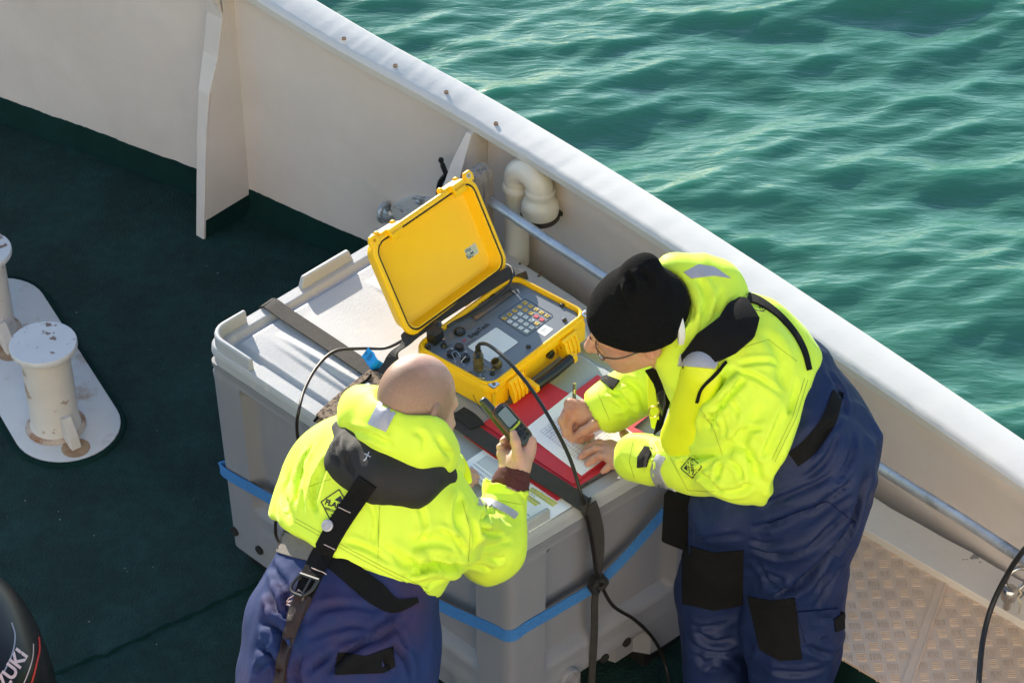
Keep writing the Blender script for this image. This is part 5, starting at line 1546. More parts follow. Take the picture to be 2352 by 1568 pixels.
    # --- jacket
    J = fieldfor([Pn(1500, 620, 1.3), Pn(1870, 800, 1.2), Pn(1700, 1150, .9), Pn(1380, 940, .85), Pn(1840, 1050, 1.0)], .2, .0054)
    J.cone(Pn(1815, 1010, 1.03), chest, .168, .160, .06); J.cone(chest, neck, .160, .095, .06)
    J.cone(Pn(1742, 905, 1.10), Pn(1755, 1000, 1.02), .15, .14, .06)
    hem_p = Pn(1850, 960, 1.05); spine = nrm(chest - low)
    pa_, pb_ = Pn(1872, 868, 1.10), Pn(1775, 1120, .98); hn_ = nrm(np.cross(pb_ - pa_, ray(1820, 1000))); hn_ = hn_ if hn_ @ (chest - low) > 0 else -hn_; J.cut((pa_ + pb_) / 2, hn_, .015)
    J.chain([Pn(1695, 880, 1.15), shL, elL], [.11, .108, .084], .04); J.chain([elL, wrL], [.082, .058], .025)
    J.chain([chest, shR, elR, wrR], [.12, .10, .078, .060], .04)
    J.cone(wrL, wrL + nrm(wrL - elL) * .045, .046, .046, .004, 'sub'); J.cone(wrR, wrR + nrm(wrR - elR) * .05, .048, .048, .004, 'sub')
    v, q = J.mesh(); q = orient(v, q); v = smooth_verts(v, q, 2)
    v = folds(v, q, .010, 5.5, axis=spine, stretch=1.8, seed=21); v = folds(v, q, .006, 12, axis=spine, stretch=2.4, seed=22)
    js = Skin(v, q)
    for px, w, d in (([(1690, 842), (1645, 890), (1605, 935), (1590, 975)], .012, .022), ([(1715, 860), (1665, 920), (1625, 985)], .010, .010), ([(1605, 925), (1640, 945), (1650, 985)], .010, .010),
                     ([(1700, 1015), (1730, 1060), (1740, 1110)], .014, .010), ([(1560, 1055), (1620, 1100), (1660, 1130)], .012, .008), ([(1545, 1030), (1600, 1050), (1680, 1040)], .013, .008), ([(1755, 930), (1700, 1010), (1660, 1040)], .016, .007),
                     ([(1480, 1020), (1500, 1060), (1490, 1095)], .008, .006), ([(1640, 1115), (1690, 1130), (1730, 1105)], .010, .008), ([(1760, 760), (1790, 820), (1800, 900)], .018, .006), ([(1830, 900), (1790, 990), (1760, 1060)], .016, .006),
                     ([(1400, 890), (1440, 930), (1455, 970)], .010, .007), ([(1430, 870), (1470, 900), (1480, 950)], .010, .007)):
        js.crease(px, w, d); js.refresh()
    for px, d in (([(1648, 1046), (1600, 1052), (1556, 1068)], .007), ([(1650, 1052), (1612, 1078), (1580, 1108)], .006), ([(1660, 1056), (1648, 1090), (1650, 1130)], .007), ([(1672, 1052), (1700, 1080), (1712, 1120)], .007), ([(1676, 1040), (1720, 1050), (1752, 1075)], .006), ([(1664, 1020), (1700, 990), (1760, 985)], .006),
                  ([(1690, 850), (1740, 868), (1800, 910)], .006), ([(1694, 838), (1750, 830), (1810, 840)], .005), ([(1656, 900), (1690, 940), (1700, 1000)], .006), ([(1640, 930), (1660, 970), (1664, 1010)], .006), ([(1800, 930), (1770, 1010), (1740, 1070)], .006), ([(1830, 860), (1820, 920), (1795, 980)], .005),
                  ([(1500, 1012), (1512, 1040), (1500, 1080)], .004), ([(1530, 1024), (1560, 1040), (1568, 1080)], .005), ([(1390, 900), (1420, 905), (1450, 895)], .005), ([(1400, 925), (1430, 940), (1465, 930)], .005), ([(1420, 960), (1440, 950), (1470, 955)], .004)):
        js.crease(px, .0075, d); js.refresh()
    js.v = smooth_verts(js.v, q, 1, .35); js.refresh()
    cl = MB(); da_ = nrm(wrR - elR); cl.lathe(wrR - da_ * .012, [(.050, 0), (.054, .010), (.053, .030), (.046, .034), (.042, .020)], da_, 24); cl.build('cuff_lining', M['blackcloth'], who, smooth=True)
    jk = solid('jacket', js.v, q, M['hivis'], who)
    drape('sleeve_tape', js, band_px([(1520, 1046), (1506, 1080), (1522, 1120), (1545, 1147)], 22), M['reflect'], jk, .003)
    drape('cuff_tab', js, [(1467, 1050), (1482, 1026), (1500, 1030), (1486, 1072), (1466, 1074)], M['velcro'], jk, .005)
    drape('cuff_tab', js, [(1374, 868), (1388, 860), (1424, 874), (1408, 896)], M['velcro'], jk, .005)
    fl_ = js
    # logo on the sleeve
    c_ = np.array([1588, 1073]); xd = np.array([.10, .99]); yd = np.array([.99, -.10])
    def lp(x, y): return tuple(c_ + xd * x + yd * y)
    sh_ = []
    dmd = [lp(-24, 0), lp(0, 24), lp(24, 0), lp(0, -24)]
    for i in range(4): sh_.append(px_line(dmd[i], dmd[(i + 1) % 4], 2.2))
    sh_.append(px_text('FLADEN', lp(0, 2.5), xd, yd, 9.0, .035)); sh_.append(px_text('RESCUE SYSTEM', lp(0, -5.5), xd, yd, 3.9, .03))
    sh_.append(([lp(-8, 8), lp(8, 8), lp(0, 16)], [(0, 1, 2)])); sh_.append(([lp(-8, -9), lp(8, -9), lp(0, -17)], [(0, 1, 2)]))
    print_on('sleeve_logo', js, sh_, M['ink'], jk)
    sh2 = [px_line((1735, 712), (1752, 716), 2), px_line((1752, 716), (1764, 706), 2), px_text('EN', (1748, 706), np.array([.9, .3]), np.array([.3, -.9]), 9, .03)]
    print_on('back_logo', js, sh2, M['ink'], jk)
    th_ = [px_line(a, b, 1.1, 8) for a, b in (((1600, 925), (1640, 985)), ((1640, 985), (1660, 1045)), ((1540, 1050), (1580, 1125)), ((1580, 1125), (1640, 1128)), ((1512, 1036), (1600, 1046)), ((1700, 800), (1765, 780)), ((1765, 780), (1830, 830)), ((1855, 872), (1828, 960)), ((1828, 960), (1780, 1060)), ((1848, 868), (1821, 956)), ((1821, 956), (1773, 1056)), ((1454, 1015), (1446, 1060)), ((1446, 1060), (1458, 1098)), ((1372, 900), (1400, 965)))]
    print_on('stitching', js, th_, M['thread'], jk, .0011)['kind'] = 'stuff'
    # --- hood and collar
    H = fieldfor([Pn(1480, 620, 1.36), Pn(1720, 640, 1.3), Pn(1560, 830, 1.2)], .14, .0055)
    H.ell(Pn(1612, 688, 1.28), np.array([nrm([.72, -.35, -.3]), nrm([.4, .9, .1]), nrm([.2, -.2, .95])]), (.100, .105, .080), .03)
    H.cone(Pn(1560, 640, 1.33), Pn(1640, 660, 1.30), .062, .066, .04); H.cone(Pn(1580, 760, 1.27), Pn(1640, 715, 1.27), .062, .070, .05)
    H.chain([Pn(1575, 700, 1.30), Pn(1566, 770, 1.25), Pn(1558, 815, 1.20), Pn(1540, 850, 1.14)], [.040, .034, .024, .016], .02)
    H.ell(C + U_ * .03 - F_ * .01, HA, (.122, .102, .135), .012, 'sub')
    v, q = H.mesh(); q = orient(v, q); v = smooth_verts(v, q, 2); v = folds(v, q, .006, 9, seed=31)
    hs = Skin(v, q)
    for px, w, d in (([(1600, 630), (1625, 690), (1600, 760)], .010, .007), ([(1560, 640), (1590, 720), (1580, 790)], .009, .006), ([(1660, 660), (1640, 730)], .010, .005)): hs.crease(px, w, d); hs.refresh()
    hs.v = smooth_verts(hs.v, q, 1); hs.refresh()
    ho = solid('hood', hs.v, q, M['hivis'], who)
    drape('hood_tape', hs, [(1570, 626), (1604, 608), (1640, 614), (1678, 640), (1640, 634), (1588, 640)], M['reflect'], ho, .003)
    lc = MB(); lc.ribbon(catmull([Pn(1556, 716, 1.345), Pn(1564, 752, 1.315), Pn(1566, 790, 1.275)], 5), nrm(F_ + .3 * U_), .016, .012); lc.build('lining', M['liner'], ho, bevel=.003)
    # black yoke of the life vest, vest lobes
    jh = Skin(*join_meshes([(js.v, js.q), (hs.v, hs.q)]))
    ye = drape('vest_yoke', jh, [(1576, 842), (1572, 812), (1606, 770), (1650, 738), (1688, 692), (1712, 700), (1738, 742), (1728, 780), (1690, 812), (1640, 836)], M['blackcloth'], who, .020, .034, step=8)
    Vt = fieldfor([Pn(1490, 830, 1.2), Pn(1690, 820, 1.2), Pn(1500, 1060, .9), Pn(1660, 1060, .9)], .14, .006)
    vn_ = nrm([-.62, -.70, .30])
    h1, h2, h3 = (js.hit(*c)[0] for c in ((1612, 862), (1594, 925), (1576, 985)))
    Vt.cone(h1 + vn_ * .010, h3 + (h3 - h1) * .22 + vn_ * .010, .046, .056, .03, squash=(vn_, .5))
    Vt.cone(h1 + vn_ * .004 + np.array([.01, .02, 0]), h3 + vn_ * .004 + np.array([.03, .0, .01]), .044, .050, .05, squash=(vn_, .5))
    v, q = Vt.mesh(); q = orient(v, q); v = folds(smooth_verts(v, q, 2), q, .004, 8, seed=51)
    vs_ = Skin(v, q)
    ve = solid('life_vest', vs_.v, q, M['vest'], who)
    vj = Skin(*join_meshes([(js.v, js.q), (vs_.v, vs_.q), (hs.v, hs.q)]))
    drape('vest_tape', vj, [(1566, 812), (1612, 812), (1658, 818), (1640, 848), (1600, 844), (1562, 840)], M['reflect'], ve, .009, .014)
    drape('edge_binding', vj, band_px([(1668, 832), (1640, 862), (1612, 892), (1602, 922)], 7), M['blackcloth'], ve, .006, .008)
    R_ = MB()
    f3 = [(1486, 850, 1.05), (1520, 856, 1.07), (1530, 880, 1.05), (1522, 940, .99), (1506, 986, .925), (1496, 984, .92), (1488, 930, .97)]
    R_.loft([[PB(u, v_, z, b_) for u, v_, z in f3] for b_ in (-.012, .05)]); R_.build('vest_front', M['vest'], ve, bevel=.010, bseg=3, smooth=True)
    co = MB(); co.loft([[PB(u, v_, z, b_) for u, v_, z in ((1480, 850, 1.10), (1540, 830, 1.13), (1545, 905, 1.04), (1520, 985, .96), (1500, 1000, .95), (1518, 930, 1.0), (1500, 880, 1.06))] for b_ in (.02, .05)]); co.build('vest_lining', M['blackcloth'], ve, bevel=.004)
    ri = MB(); c0 = PB(1502, 945, .99, -.01); ri.tube([c0 + np.array([math.cos(a) * .012, 0, math.sin(a) * .017]) for a in np.linspace(0, 2 * math.pi, 17)], .0022, 6); ri.build('ring', M['gold'], ve, smooth=True)
    tg_ = MB(); tg_.loft([[PB(u, v_, z, b_) for u, v_, z in ((1508, 905, 1.03), (1528, 890, 1.05), (1530, 925, 1.0), (1522, 958, .97), (1512, 940, .99))] for b_ in (-.016, -.008)]); tg_.build('buckle', mat('glossy dark buckle', (.02, .022, .03), .15, coat=.5), ve, bevel=.002)
    # crotch strap and pouch
    pz = MB(); fz = Frame(Pn(1562, 1190, .72), nrm([.86, -.5, 0]), [0, 0, 1.0]); plate(pz, fz, rrect(.075, .16, .008, 3), -.02, .02); pz.build('belt_pouch', M['blackcloth'], who, bevel=.004)
    st_ = MB(); st_.ribbon(catmull([Pn(1640, 1150, .90), Pn(1648, 1190, .86), Pn(1665, 1215, .84), Pn(1700, 1218, .86)], 6), nrm([.8, .3, .3]), .028, .004); st_.build('thigh_strap', M['blackcloth'], who)
    drape('shoulder_strap', js, band_px([(1716, 684), (1745, 694), (1785, 722), (1822, 762), (1846, 805), (1858, 850)], [20, 16, 12, 11, 11, 10]), M['blackcloth'], jk, .005, .007)
    return who
writing_man()
# ------------------------------------------------------------------ bald man with satellite receiver (left)
VIEWN = nrm(CAM - P(1176, 1000, 1.1)); IMR = np.array([1.0, 0, 0]); IMU = nrm(np.cross(VIEWN, IMR))
GC = P(1168, 972, 1.17)
ga = nrm(-.651 * IMR + .759 * IMU + .12 * VIEWN); gs = nrm(.759 * IMR + .651 * IMU); GN = nrm(.86 * VIEWN + .50 * gs)
GN = nrm(GN - ga * (GN @ ga)); GF = Frame(GC, np.cross(ga, GN), ga)     # x across, y to the antenna, z out of the screen
def gp(u, v, t=0.0): return PW(u, v, GC, VIEWN) - ray(u, v) * t
def handheld():
    t_ = thing('handheld_receiver', 'olive black handheld satellite receiver with stub antenna held up in a hand', 'receiver', GC)
    w = .054
    def ring(sx, y0, y1, r, z): return [GF(a, b + (y0 + y1) / 2, z) for a, b in rrect(w * sx, y1 - y0, r, 5)]
    m = MB(); m.loft([ring(.80, -.066, .048, .018, -.019), ring(.98, -.072, .054, .02, -.012), ring(1.0, -.073, .055, .02, .006), ring(.94, -.070, .052, .018, .013), ring(.85, -.066, .048, .016, .0155)])
    b = m.build('body', M['gpsbody'], t_, smooth=True, sharp=45)
    m = MB(); sp = [GF(a, b_ - .009, .0105) for a, b_ in rrect(w * .99, .125, .019, 5)]; m.tube(sp + sp[:2], .0026, 6); m.build('bezel', M['orange'], b, smooth=True)
    m = MB(); m.loft([[GF(a - .012 , b_ , z) for a, b_ in rrect(.022 * k, .020 * k, .008, 4)] for k, z in ((.5, .0),)] + [[GF(-.014 + a, .050 + h, -.002 + c) for a, c in rrect(.023 * k, .021 * k, .0085 * k, 4)] for h, k in ((-.01, 1.05), (.0, 1.05), (.035, .95), (.043, .85), (.046, .5))])
    m = MB(); m.loft([[GF(-.012 + a, .050 + h, -.003 + c) for a, c in rrect(.024 * k, .022 * k, .009 * k, 4)] for h, k in ((-.012, 1.05), (.0, 1.05), (.036, .95), (.043, .85), (.046, .5))]); m.build('antenna', M['gpsbody'], t_, smooth=True, sharp=50)
    m = MB(); plate(m, Frame(GF(0, .016, 0), GF.x, GF.y), rrect(.040, .056, .005, 4), .012, .0168); sc = m.build('screen_frame', M['blackplastic'], b, bevel=.0008)
    m = MB(); plate(m, Frame(GF(0, .016, 0), GF.x, GF.y), rrect(.034, .048, .002, 3), .016, .0172); m.build('screen', M['gpsscreen'], b)
    m = MB(); 
    for k in range(4): m.box(GF(-.004, .030 - k * .008, .01725), .009, .0005, .0001, GF.ax)
    m.build('screen_text', M['greyink'], b, kind='stuff')
    m = MB(); m.ribbon([GF(-.021, -.014, .0165), GF(-.010, -.0165, .0178), GF(.010, -.0165, .0178), GF(.021, -.014, .0165)], GF.y, .006, .002); m.build('lime_band', M['lime'], b, bevel=.0006)
    for x, y, hx, hy in ((0, -.040, .007, .007), (-.016, -.028, .004, .003), (.016, -.028, .004, .003), (-.017, -.040, .0035, .003), (.017, -.040, .0035, .003), (-.015, -.053, .004, .003), (.015, -.053, .004, .003), (0, -.055, .004, .003), (0, -.026, .004, .003)):
        m = MB(); m.box(GF(x, y, .0165), hx, hy, .002, GF.ax); m.build('button', M['black'], b, bevel=.001)
    m = MB(); m.loft([[GF(a, y, z) for a, z in ((-.008, -.019), (.008, -.019), (.006, -.027), (-.006, -.027))] for y in (-.04, .05)]); m.build('belt_clip', M['blackplastic'], t_, bevel=.001)
    for o_ in t_.children_recursive:
        for v_ in o_.data.vertices: v_.co = Vector(GC) + (v_.co - Vector(GC)) * .84
handheld()

def bald_man():
    who = thing('person', 'bald man seen from behind leaning on the tub holding up a receiver', 'person', P(770, 2080, 0))
    Pn = P
    F_ = nrm([.70, .52, -.49]); U_ = np.array([.20, .54, .80]); U_ = nrm(U_ - F_ * (U_ @ F_)); L_ = np.cross(U_, F_)
    HA = np.array([F_, L_, U_]); C = Pn(955, 940, 1.41)
    def hp(f, l, u): return C + F_ * f + L_ * l + U_ * u
    neck = Pn(925, 1010, 1.32); upper = Pn(872, 1120, 1.20); low = Pn(810, 1290, 1.08); waist = Pn(772, 1470, 1.00); hips = Pn(765, 1600, .93)
    shL = Pn(795, 1105, 1.17); elL = Pn(900, 1080, .97); wrL = Pn(1030, 1100, .835)
    shR = Pn(1000, 1198, 1.17); elR = Pn(1118, 1252, 1.00); wrR = gp(1180, 1092, -.005)
    B = fieldfor([C, low, shL, elL, shR, elR, wrR, wrL], .16, .0075)
    B.chain([low, upper, neck], [.11, .11, .05], .05); B.cone(neck + VIEWN * -.03, hp(-.02, 0, -.06), .050, .056, .03)
    B.chain([upper, shL, elL, wrL], [.08, .05, .04, .030], .03); B.chain([upper, shR, elR, wrR], [.08, .05, .04, .030], .03)
    B.ell(hp(0, 0, .02), HA, (.075, .06, .07), .02)
    Hd = head_field(C, HA)
    H1 = Field(GC - .13, GC + .12, .0020)
    w = gp(1182, 1084, -.006)
    kn = [gp(1217, 1014, -.012), gp(1215, 1030, -.016), gp(1209, 1046, -.018), gp(1199, 1057, -.018)]
    fg = [[gp(1192, 1000, -.044), gp(1168, 1002, -.040), gp(1155, 1012, -.018)], [gp(1186, 1015, -.046), gp(1162, 1018, -.040), gp(1148, 1026, -.012)], [gp(1182, 1030, -.046), gp(1160, 1032, -.040), gp(1150, 1040, -.010)], [gp(1180, 1044, -.042), gp(1166, 1046, -.034), gp(1157, 1051, -.008)]]
    th = [gp(1194, 1066, .006), gp(1189, 1040, .024), gp(1184, 1014, .027), gp(1179, 995, .023)]
    hand(H1, [gp(1188, 1078, -.006), gp(1184, 1080, -.006), w, gp(1172, 1082, -.008)], kn, fg, th, .0094, .0165)
    H1.cone(w, wrR, .029, .031, .02); H1.cone(gp(1172, 1070, -.004), gp(1160, 1050, -.012), .018, .013, .02); H1.cone(gp(1190, 1062, -.006), gp(1196, 1045, -.012), .022, .02, .02)
    H2 = fieldfor([Pn(1020, 1100, .80), Pn(1090, 1100, .80)], .05, .0022)
    w2 = Pn(1034, 1094, .825); kn2 = [Pn(1058, 1084, .815), Pn(1057, 1093, .818), Pn(1056, 1102, .815), Pn(1054, 1112, .810)]
    fg2 = [[Pn(1072, 1082, .810), Pn(1081, 1083, .803), Pn(1090, 1085, .800)], [Pn(1074, 1091, .811), Pn(1084, 1092, .804), Pn(1095, 1094, .800)], [Pn(1072, 1101, .810), Pn(1083, 1103, .803), Pn(1093, 1105, .799)], [Pn(1068, 1111, .806), Pn(1076, 1113, .801), Pn(1083, 1114, .798)]]
    hand(H2, w2, kn2, fg2, [Pn(1038, 1080, .82), Pn(1054, 1070, .81), Pn(1064, 1068, .80)], .0092, .0150)
    hv, hq = Hd.mesh(); hv = C + (hv - C) * .90
    parts = [B.mesh(), (hv, hq), H1.mesh(), H2.mesh()]
    v, q = join_meshes([(a, orient(a, b)) for a, b in parts])
    o = solid('body', v, q, None, who)
    o.data.materials.clear()
    d = v - C; f_, l_, u_ = d @ F_, d @ L_, d @ U_
    nz = vnoise(v * 60, 3) * .006 + vnoise(v * 25, 4) * .010
    bald = sst(u_ + .35 * f_ + nz, .045, .115)
    hair = (1 - bald) * (np.linalg.norm(d, axis=1) < .16) * sst(-f_ - .0 + nz, -.06, -.02) * sst(u_, -.095, -.06)
    at_ = o.data.attributes.new('stubble', 'FLOAT', 'POINT'); at_.data.foreach_set('value', hair.astype(np.float32))
    m = skin_mat('bald head skin', (.58, .345, .25), (.54, .25, .19))
    n = m.node_tree.nodes; l = m.node_tree.links; bs = n['Principled BSDF']
    src = bs.inputs['Base Color'].links[0].from_socket
    an = n.new('ShaderNodeAttribute'); an.attribute_name = 'stubble'
    tn = n.new('ShaderNodeTexNoise'); tn.inputs['Scale'].default_value = 900; tc = n.new('ShaderNodeTexCoord'); l.new(tc.outputs['Object'], tn.inputs['Vector'])
    rm = n.new('ShaderNodeMapRange'); rm.inputs[1].default_value = .35; rm.inputs[2].default_value = .65; rm.inputs[3].default_value = .55; rm.inputs[4].default_value = 1.0; l.new(tn.outputs[0], rm.inputs[0])
    mu = n.new('ShaderNodeMath'); mu.operation = 'MULTIPLY'; l.new(an.outputs['Fac'], mu.inputs[0]); l.new(rm.outputs[0], mu.inputs[1])
    mx = n.new('ShaderNodeMix'); mx.data_type = 'RGBA'; l.new(mu.outputs[0], mx.inputs[0]); l.new(src, mx.inputs[6]); mx.inputs[7].default_value = (.24, .15, .09, 1)
    l.new(mx.outputs[2], bs.inputs['Base Color'])
    o.data.materials.append(m)
    # short hairs on the scalp (real strands)
    # --- trousers
    T_ = fieldfor([waist, Pn(690, 2050, .05), Pn(860, 2060, .05), Pn(900, 1330, 1.15)], .24, .0074)
    T_.chain([Pn(815, 1340, 1.06), waist, hips], [.165, .182, .200], .06); T_.cone(Pn(830, 1240, 1.11), Pn(815, 1340, 1.06), .150, .165, .04)
    T_.cone(Pn(790, 1480, 1.0), Pn(860, 1500, .97), .16, .135, .05)
    T_.cone(hips, Pn(680, 1750, .80), .17, .13, .05); T_.cone(hips, Pn(850, 1740, .82), .17, .13, .05)
    T_.chain([Pn(680, 1750, .80), Pn(700, 1900, .48), Pn(690, 2060, .06)], [.125, .10, .085], .04); T_.chain([Pn(850, 1740, .82), Pn(880, 1880, .48), Pn(860, 2050, .06)], [.125, .10, .085], .04)
    for c_, r_ in (((612, 1448, 1.0), .045), ((606, 1490, .98), .040), ((618, 1400, 1.03), .040), ((600, 1540, .95), .05), ((650, 1470, 1.06), .035), ((668, 1520, 1.03), .03)): T_.cone(Pn(*c_), Pn(c_[0] + 34, c_[1] + 22, c_[2] + .03), r_, r_ * .7, .02)
    v, q = T_.mesh(); q = orient(v, q); v = smooth_verts(v, q, 2)
    sp_ = nrm(low - waist)
    v = folds(v, q, .012, 8, axis=sp_, stretch=1.8, seed=61); v = folds(v, q, .006, 17, axis=sp_, stretch=2.2, seed=62)
    # elastic waist gathers
    ts = Skin(v, q)
    for px, w_, dp in (([(600, 1420), (640, 1450), (655, 1500)], .012, .016), ([(612, 1350), (640, 1400), (650, 1460)], .011, .012), ([(590, 1480), (620, 1500), (650, 1560)], .010, .014), ([(580, 1545), (610, 1520), (640, 1480)], .009, .010), ([(660, 1320), (662, 1400), (640, 1480)], .010, .010),
                       ([(740, 1555), (800, 1500), (880, 1460), (935, 1420)], .010, .010), ([(760, 1520), (840, 1470), (920, 1400)], .009, .008), ([(700, 1545), (760, 1500), (840, 1450)], .009, .007), ([(900, 1480), (930, 1510), (945, 1560)], .009, .010), ([(880, 1500), (895, 1540)], .008, .008), ([(690, 1440), (740, 1400), (800, 1390)], .012, .006), ([(615, 1290), (640, 1330), (650, 1380)], .010, .008), ([(690, 1500), (680, 1545), (690, 1575)], .009, .009)):
        ts.crease(px, w_, dp); ts.refresh()
    for px, d in (([(620, 1330), (632, 1400), (622, 1470)], .007), ([(645, 1310), (660, 1380), (648, 1450)], .007), ([(605, 1400), (630, 1440), (640, 1500)], .008), ([(590, 1500), (612, 1530), (615, 1568)], .008), ([(720, 1400), (800, 1390), (870, 1400)], .006), ([(700, 1470), (780, 1440), (870, 1440)], .006), ([(760, 1480), (840, 1450), (930, 1390)], .007), ([(700, 1560), (740, 1520), (760, 1480)], .006), ([(910, 1420), (925, 1470), (940, 1500)], .007)):
        ts.crease(px, .009, d * .7); ts.refresh()
    ts.v = smooth_verts(ts.v, q, 1, .4); ts.refresh()
    mnv = mat('purple mottled navy nylon', (.013, .029, .105), .85, var=.14, vscale=8, bump=.5, bscale=30, spec=.3, col2=(.055, .030, .075), c2scale=3.2, c2lo=.50, c2hi=.75)  # purple blotches mixed over the navy
    wrinkle(mnv, 6.0, .014, strength=.8)
    tr = solid('trousers', ts.v, q, mnv, who)
    drape('waist_patch', ts, [(775, 1497), (840, 1506), (900, 1484), (906, 1530), (880, 1545), (770, 1549)], M['blackcloth'], tr, .004, .006)
    litbelt = mat('sunlit grey belt', (.19, .165, .14), .85, var=.15, vscale=40, bump=.6, bscale=420)  # sunlit stretch of the black belt, its light put into the colour
    drape('back_belt', ts, band_px([(742, 1268), (800, 1312), (862, 1362), (905, 1390), (958, 1378)], [38, 48, 52, 34, 12]), M['blackcloth'], tr, .005, .007)
    drape('back_belt', ts, band_px([(632, 1238), (665, 1252), (705, 1264), (742, 1275)], [50, 48, 44, 42]), litbelt, tr, .0045, .0065)
    # --- jacket
    J = fieldfor([neck, upper, low, shL, shR, elR, wrR, Pn(640, 1200, 1.1), Pn(985, 1370, 1.08)], .2, .0054)
    J.chain([Pn(822, 1262, 1.10), upper, neck], [.192, .178, .095], .05)
    J.cone(Pn(822, 1135, 1.17), Pn(788, 1200, 1.13), .125, .150, .05); J.cone(Pn(930, 1190, 1.17), Pn(900, 1270, 1.10), .145, .135, .05)
    J.chain([upper, shL, elL], [.13, .112, .085], .05); J.chain([elL, Pn(985, 1100, .86)], [.085, .058], .03)
    J.chain([Pn(925, 1175, 1.18), shR, elR], [.095, .086, .078], .045); J.chain([elR, gp(1162, 1130, -.01)], [.080, .052], .025)
    hn = nrm(np.cross(Pn(990, 1372, 1.08) - Pn(636, 1190, 1.13), VIEWN)); hn = hn if hn @ (upper - low) > 0 else -hn
    J.cut(Pn(636, 1196, 1.13), hn, .012)
    J.cone(gp(1163, 1128, -.01), gp(1175, 1095, -.01), .043, .046, .004, 'sub')
    v, q = J.mesh(); q = orient(v, q); v = smooth_verts(v, q, 2)
    v = folds(v, q, .010, 5.5, axis=upper - low, stretch=1.8, seed=71); v = folds(v, q, .006, 12, axis=upper - low, stretch=2.4, seed=72)
    js = Skin(v, q)
    for px, w_, dp in (([(1095, 1292), (1040, 1300), (985, 1292), (940, 1310)], .014, .020), ([(1120, 1140), (1105, 1190), (1112, 1240)], .011, .012), ([(1155, 1170), (1120, 1180), (1100, 1200)], .009, .010), ([(1175, 1195), (1130, 1192), (1105, 1185)], .009, .010), ([(1160, 1230), (1120, 1222), (1095, 1215)], .010, .009), ([(1060, 1130), (1050, 1180), (1060, 1230)], .012, .009),
                     ([(715, 1020), (690, 1090), (680, 1160)], .012, .010), ([(760, 1040), (735, 1100), (720, 1180)], .011, .008), ([(665, 1080), (655, 1140), (670, 1200)], .012, .007), ([(940, 1255), (1000, 1240), (1060, 1255)], .016, .006), ([(870, 1250), (930, 1290), (1000, 1310)], .014, .006), ([(1060, 1310), (1100, 1300), (1130, 1312)], .008, .006)):
        js.crease(px, w_, dp); js.refresh()
    for px, d in (([(1060, 1285), (1000, 1275), (930, 1285)], .007), ([(1055, 1295), (990, 1305), (920, 1325)], .006), ([(1060, 1305), (1010, 1330), (980, 1350)], .006), ([(1070, 1270), (1040, 1235), (1000, 1215)], .006), ([(1085, 1265), (1090, 1225), (1080, 1190)], .006), ([(1105, 1250), (1130, 1215), (1165, 1205)], .007), ([(1105, 1262), (1145, 1250), (1178, 1240)], .006), ([(1100, 1275), (1140, 1285), (1160, 1280)], .006),
                  ([(700, 1040), (690, 1110), (700, 1180)], .006), ([(735, 1070), (722, 1130), (730, 1190)], .006), ([(672, 1075), (660, 1130), (665, 1185)], .006), ([(850, 1150), (862, 1200), (855, 1260)], .005), ([(960, 1150), (975, 1200), (965, 1250)], .005), ([(790, 1240), (850, 1262), (905, 1300)], .005)):
        js.crease(px, .0075, d); js.refresh()
    js.v = smooth_verts(js.v, q, 1, .35); js.refresh()
    jk = solid('jacket', js.v, q, M['hivis'], who)
    drape('sleeve_tape', js, band_px([(1098, 1152), (1130, 1156), (1165, 1172), (1186, 1186)], 16), M['reflect'], jk, .003)
    drape('back_tape', js, [(772, 1096), (790, 1088), (868, 1135), (850, 1152)], M['reflect'], jk, .003)
    # diamond logo on the back
    c_ = np.array([775, 1167]); xd = nrm([.96, .33]); yd = nrm([.33, -.96])
    def lp(x, y): return tuple(c_ + xd * x + yd * y)
    dmd = [lp(-40, 2), lp(-10, 42), lp(40, 0), lp(8, -44)]
    sh_ = [px_line(dmd[i], dmd[(i + 1) % 4], 2.6) for i in range(4)]
    sh_.append(px_text('FLADEN', lp(0, 5), xd, yd, 17, .04)); sh_.append(px_text('RESCUE SYSTEM', lp(0, -9), xd, yd, 7.4, .035))
    sh_.append(([lp(-12, 16), lp(12, 14), lp(-2, 30)], [(0, 1, 2)])); sh_.append(([lp(-10, -16), lp(14, -17), lp(4, -31)], [(0, 1, 2)]))
    print_on('back_logo', js, sh_, M['ink'], jk, .0016)
    th_ = []
    for o_ in (0, 9):
        L2 = [(642, 1178 - o_), (720, 1222 - o_), (800, 1268 - o_), (880, 1310 - o_), (960, 1350 - o_), (984, 1360 - o_)]
        th_ += [px_line(L2[i], L2[i + 1], 1.1, 8) for i in range(len(L2) - 1)]
    th_ += [px_line(a, b, 1.1, 8) for a, b in (((872, 1150), (868, 1290)), ((1062, 1150), (1080, 1220)), ((1080, 1220), (1075, 1290)), ((705, 1030), (690, 1100)), ((1102, 1142), (1196, 1158)), ((700, 1120), (760, 1100)))]
    print_on('stitching', js, th_, M['thread'], jk, .0011)['kind'] = 'stuff'
    cu = fieldfor([wrR, gp(1160, 1140, -.01)], .07, .004)
    cu.chain([gp(1181, 1088, -.004), gp(1174, 1108, -.006), gp(1160, 1140, -.01)], [.035, .040, .040], .01); cu.cone(gp(1183, 1078, -.004), gp(1180, 1090, -.004), .030, .030, .004, 'sub')
    v, q = cu.mesh(); q = orient(v, q); v = folds(v, q, .003, 40, axis=nrm(gp(1181, 1088) - gp(1160, 1140)), stretch=.4, seed=81)
    solid('knit_cuff', v, q, M['maroon'], who)
    # --- hood roll
    H = fieldfor([Pn(800, 920, 1.38), Pn(1040, 1040, 1.33), Pn(1060, 1110, 1.2)], .13, .0055)
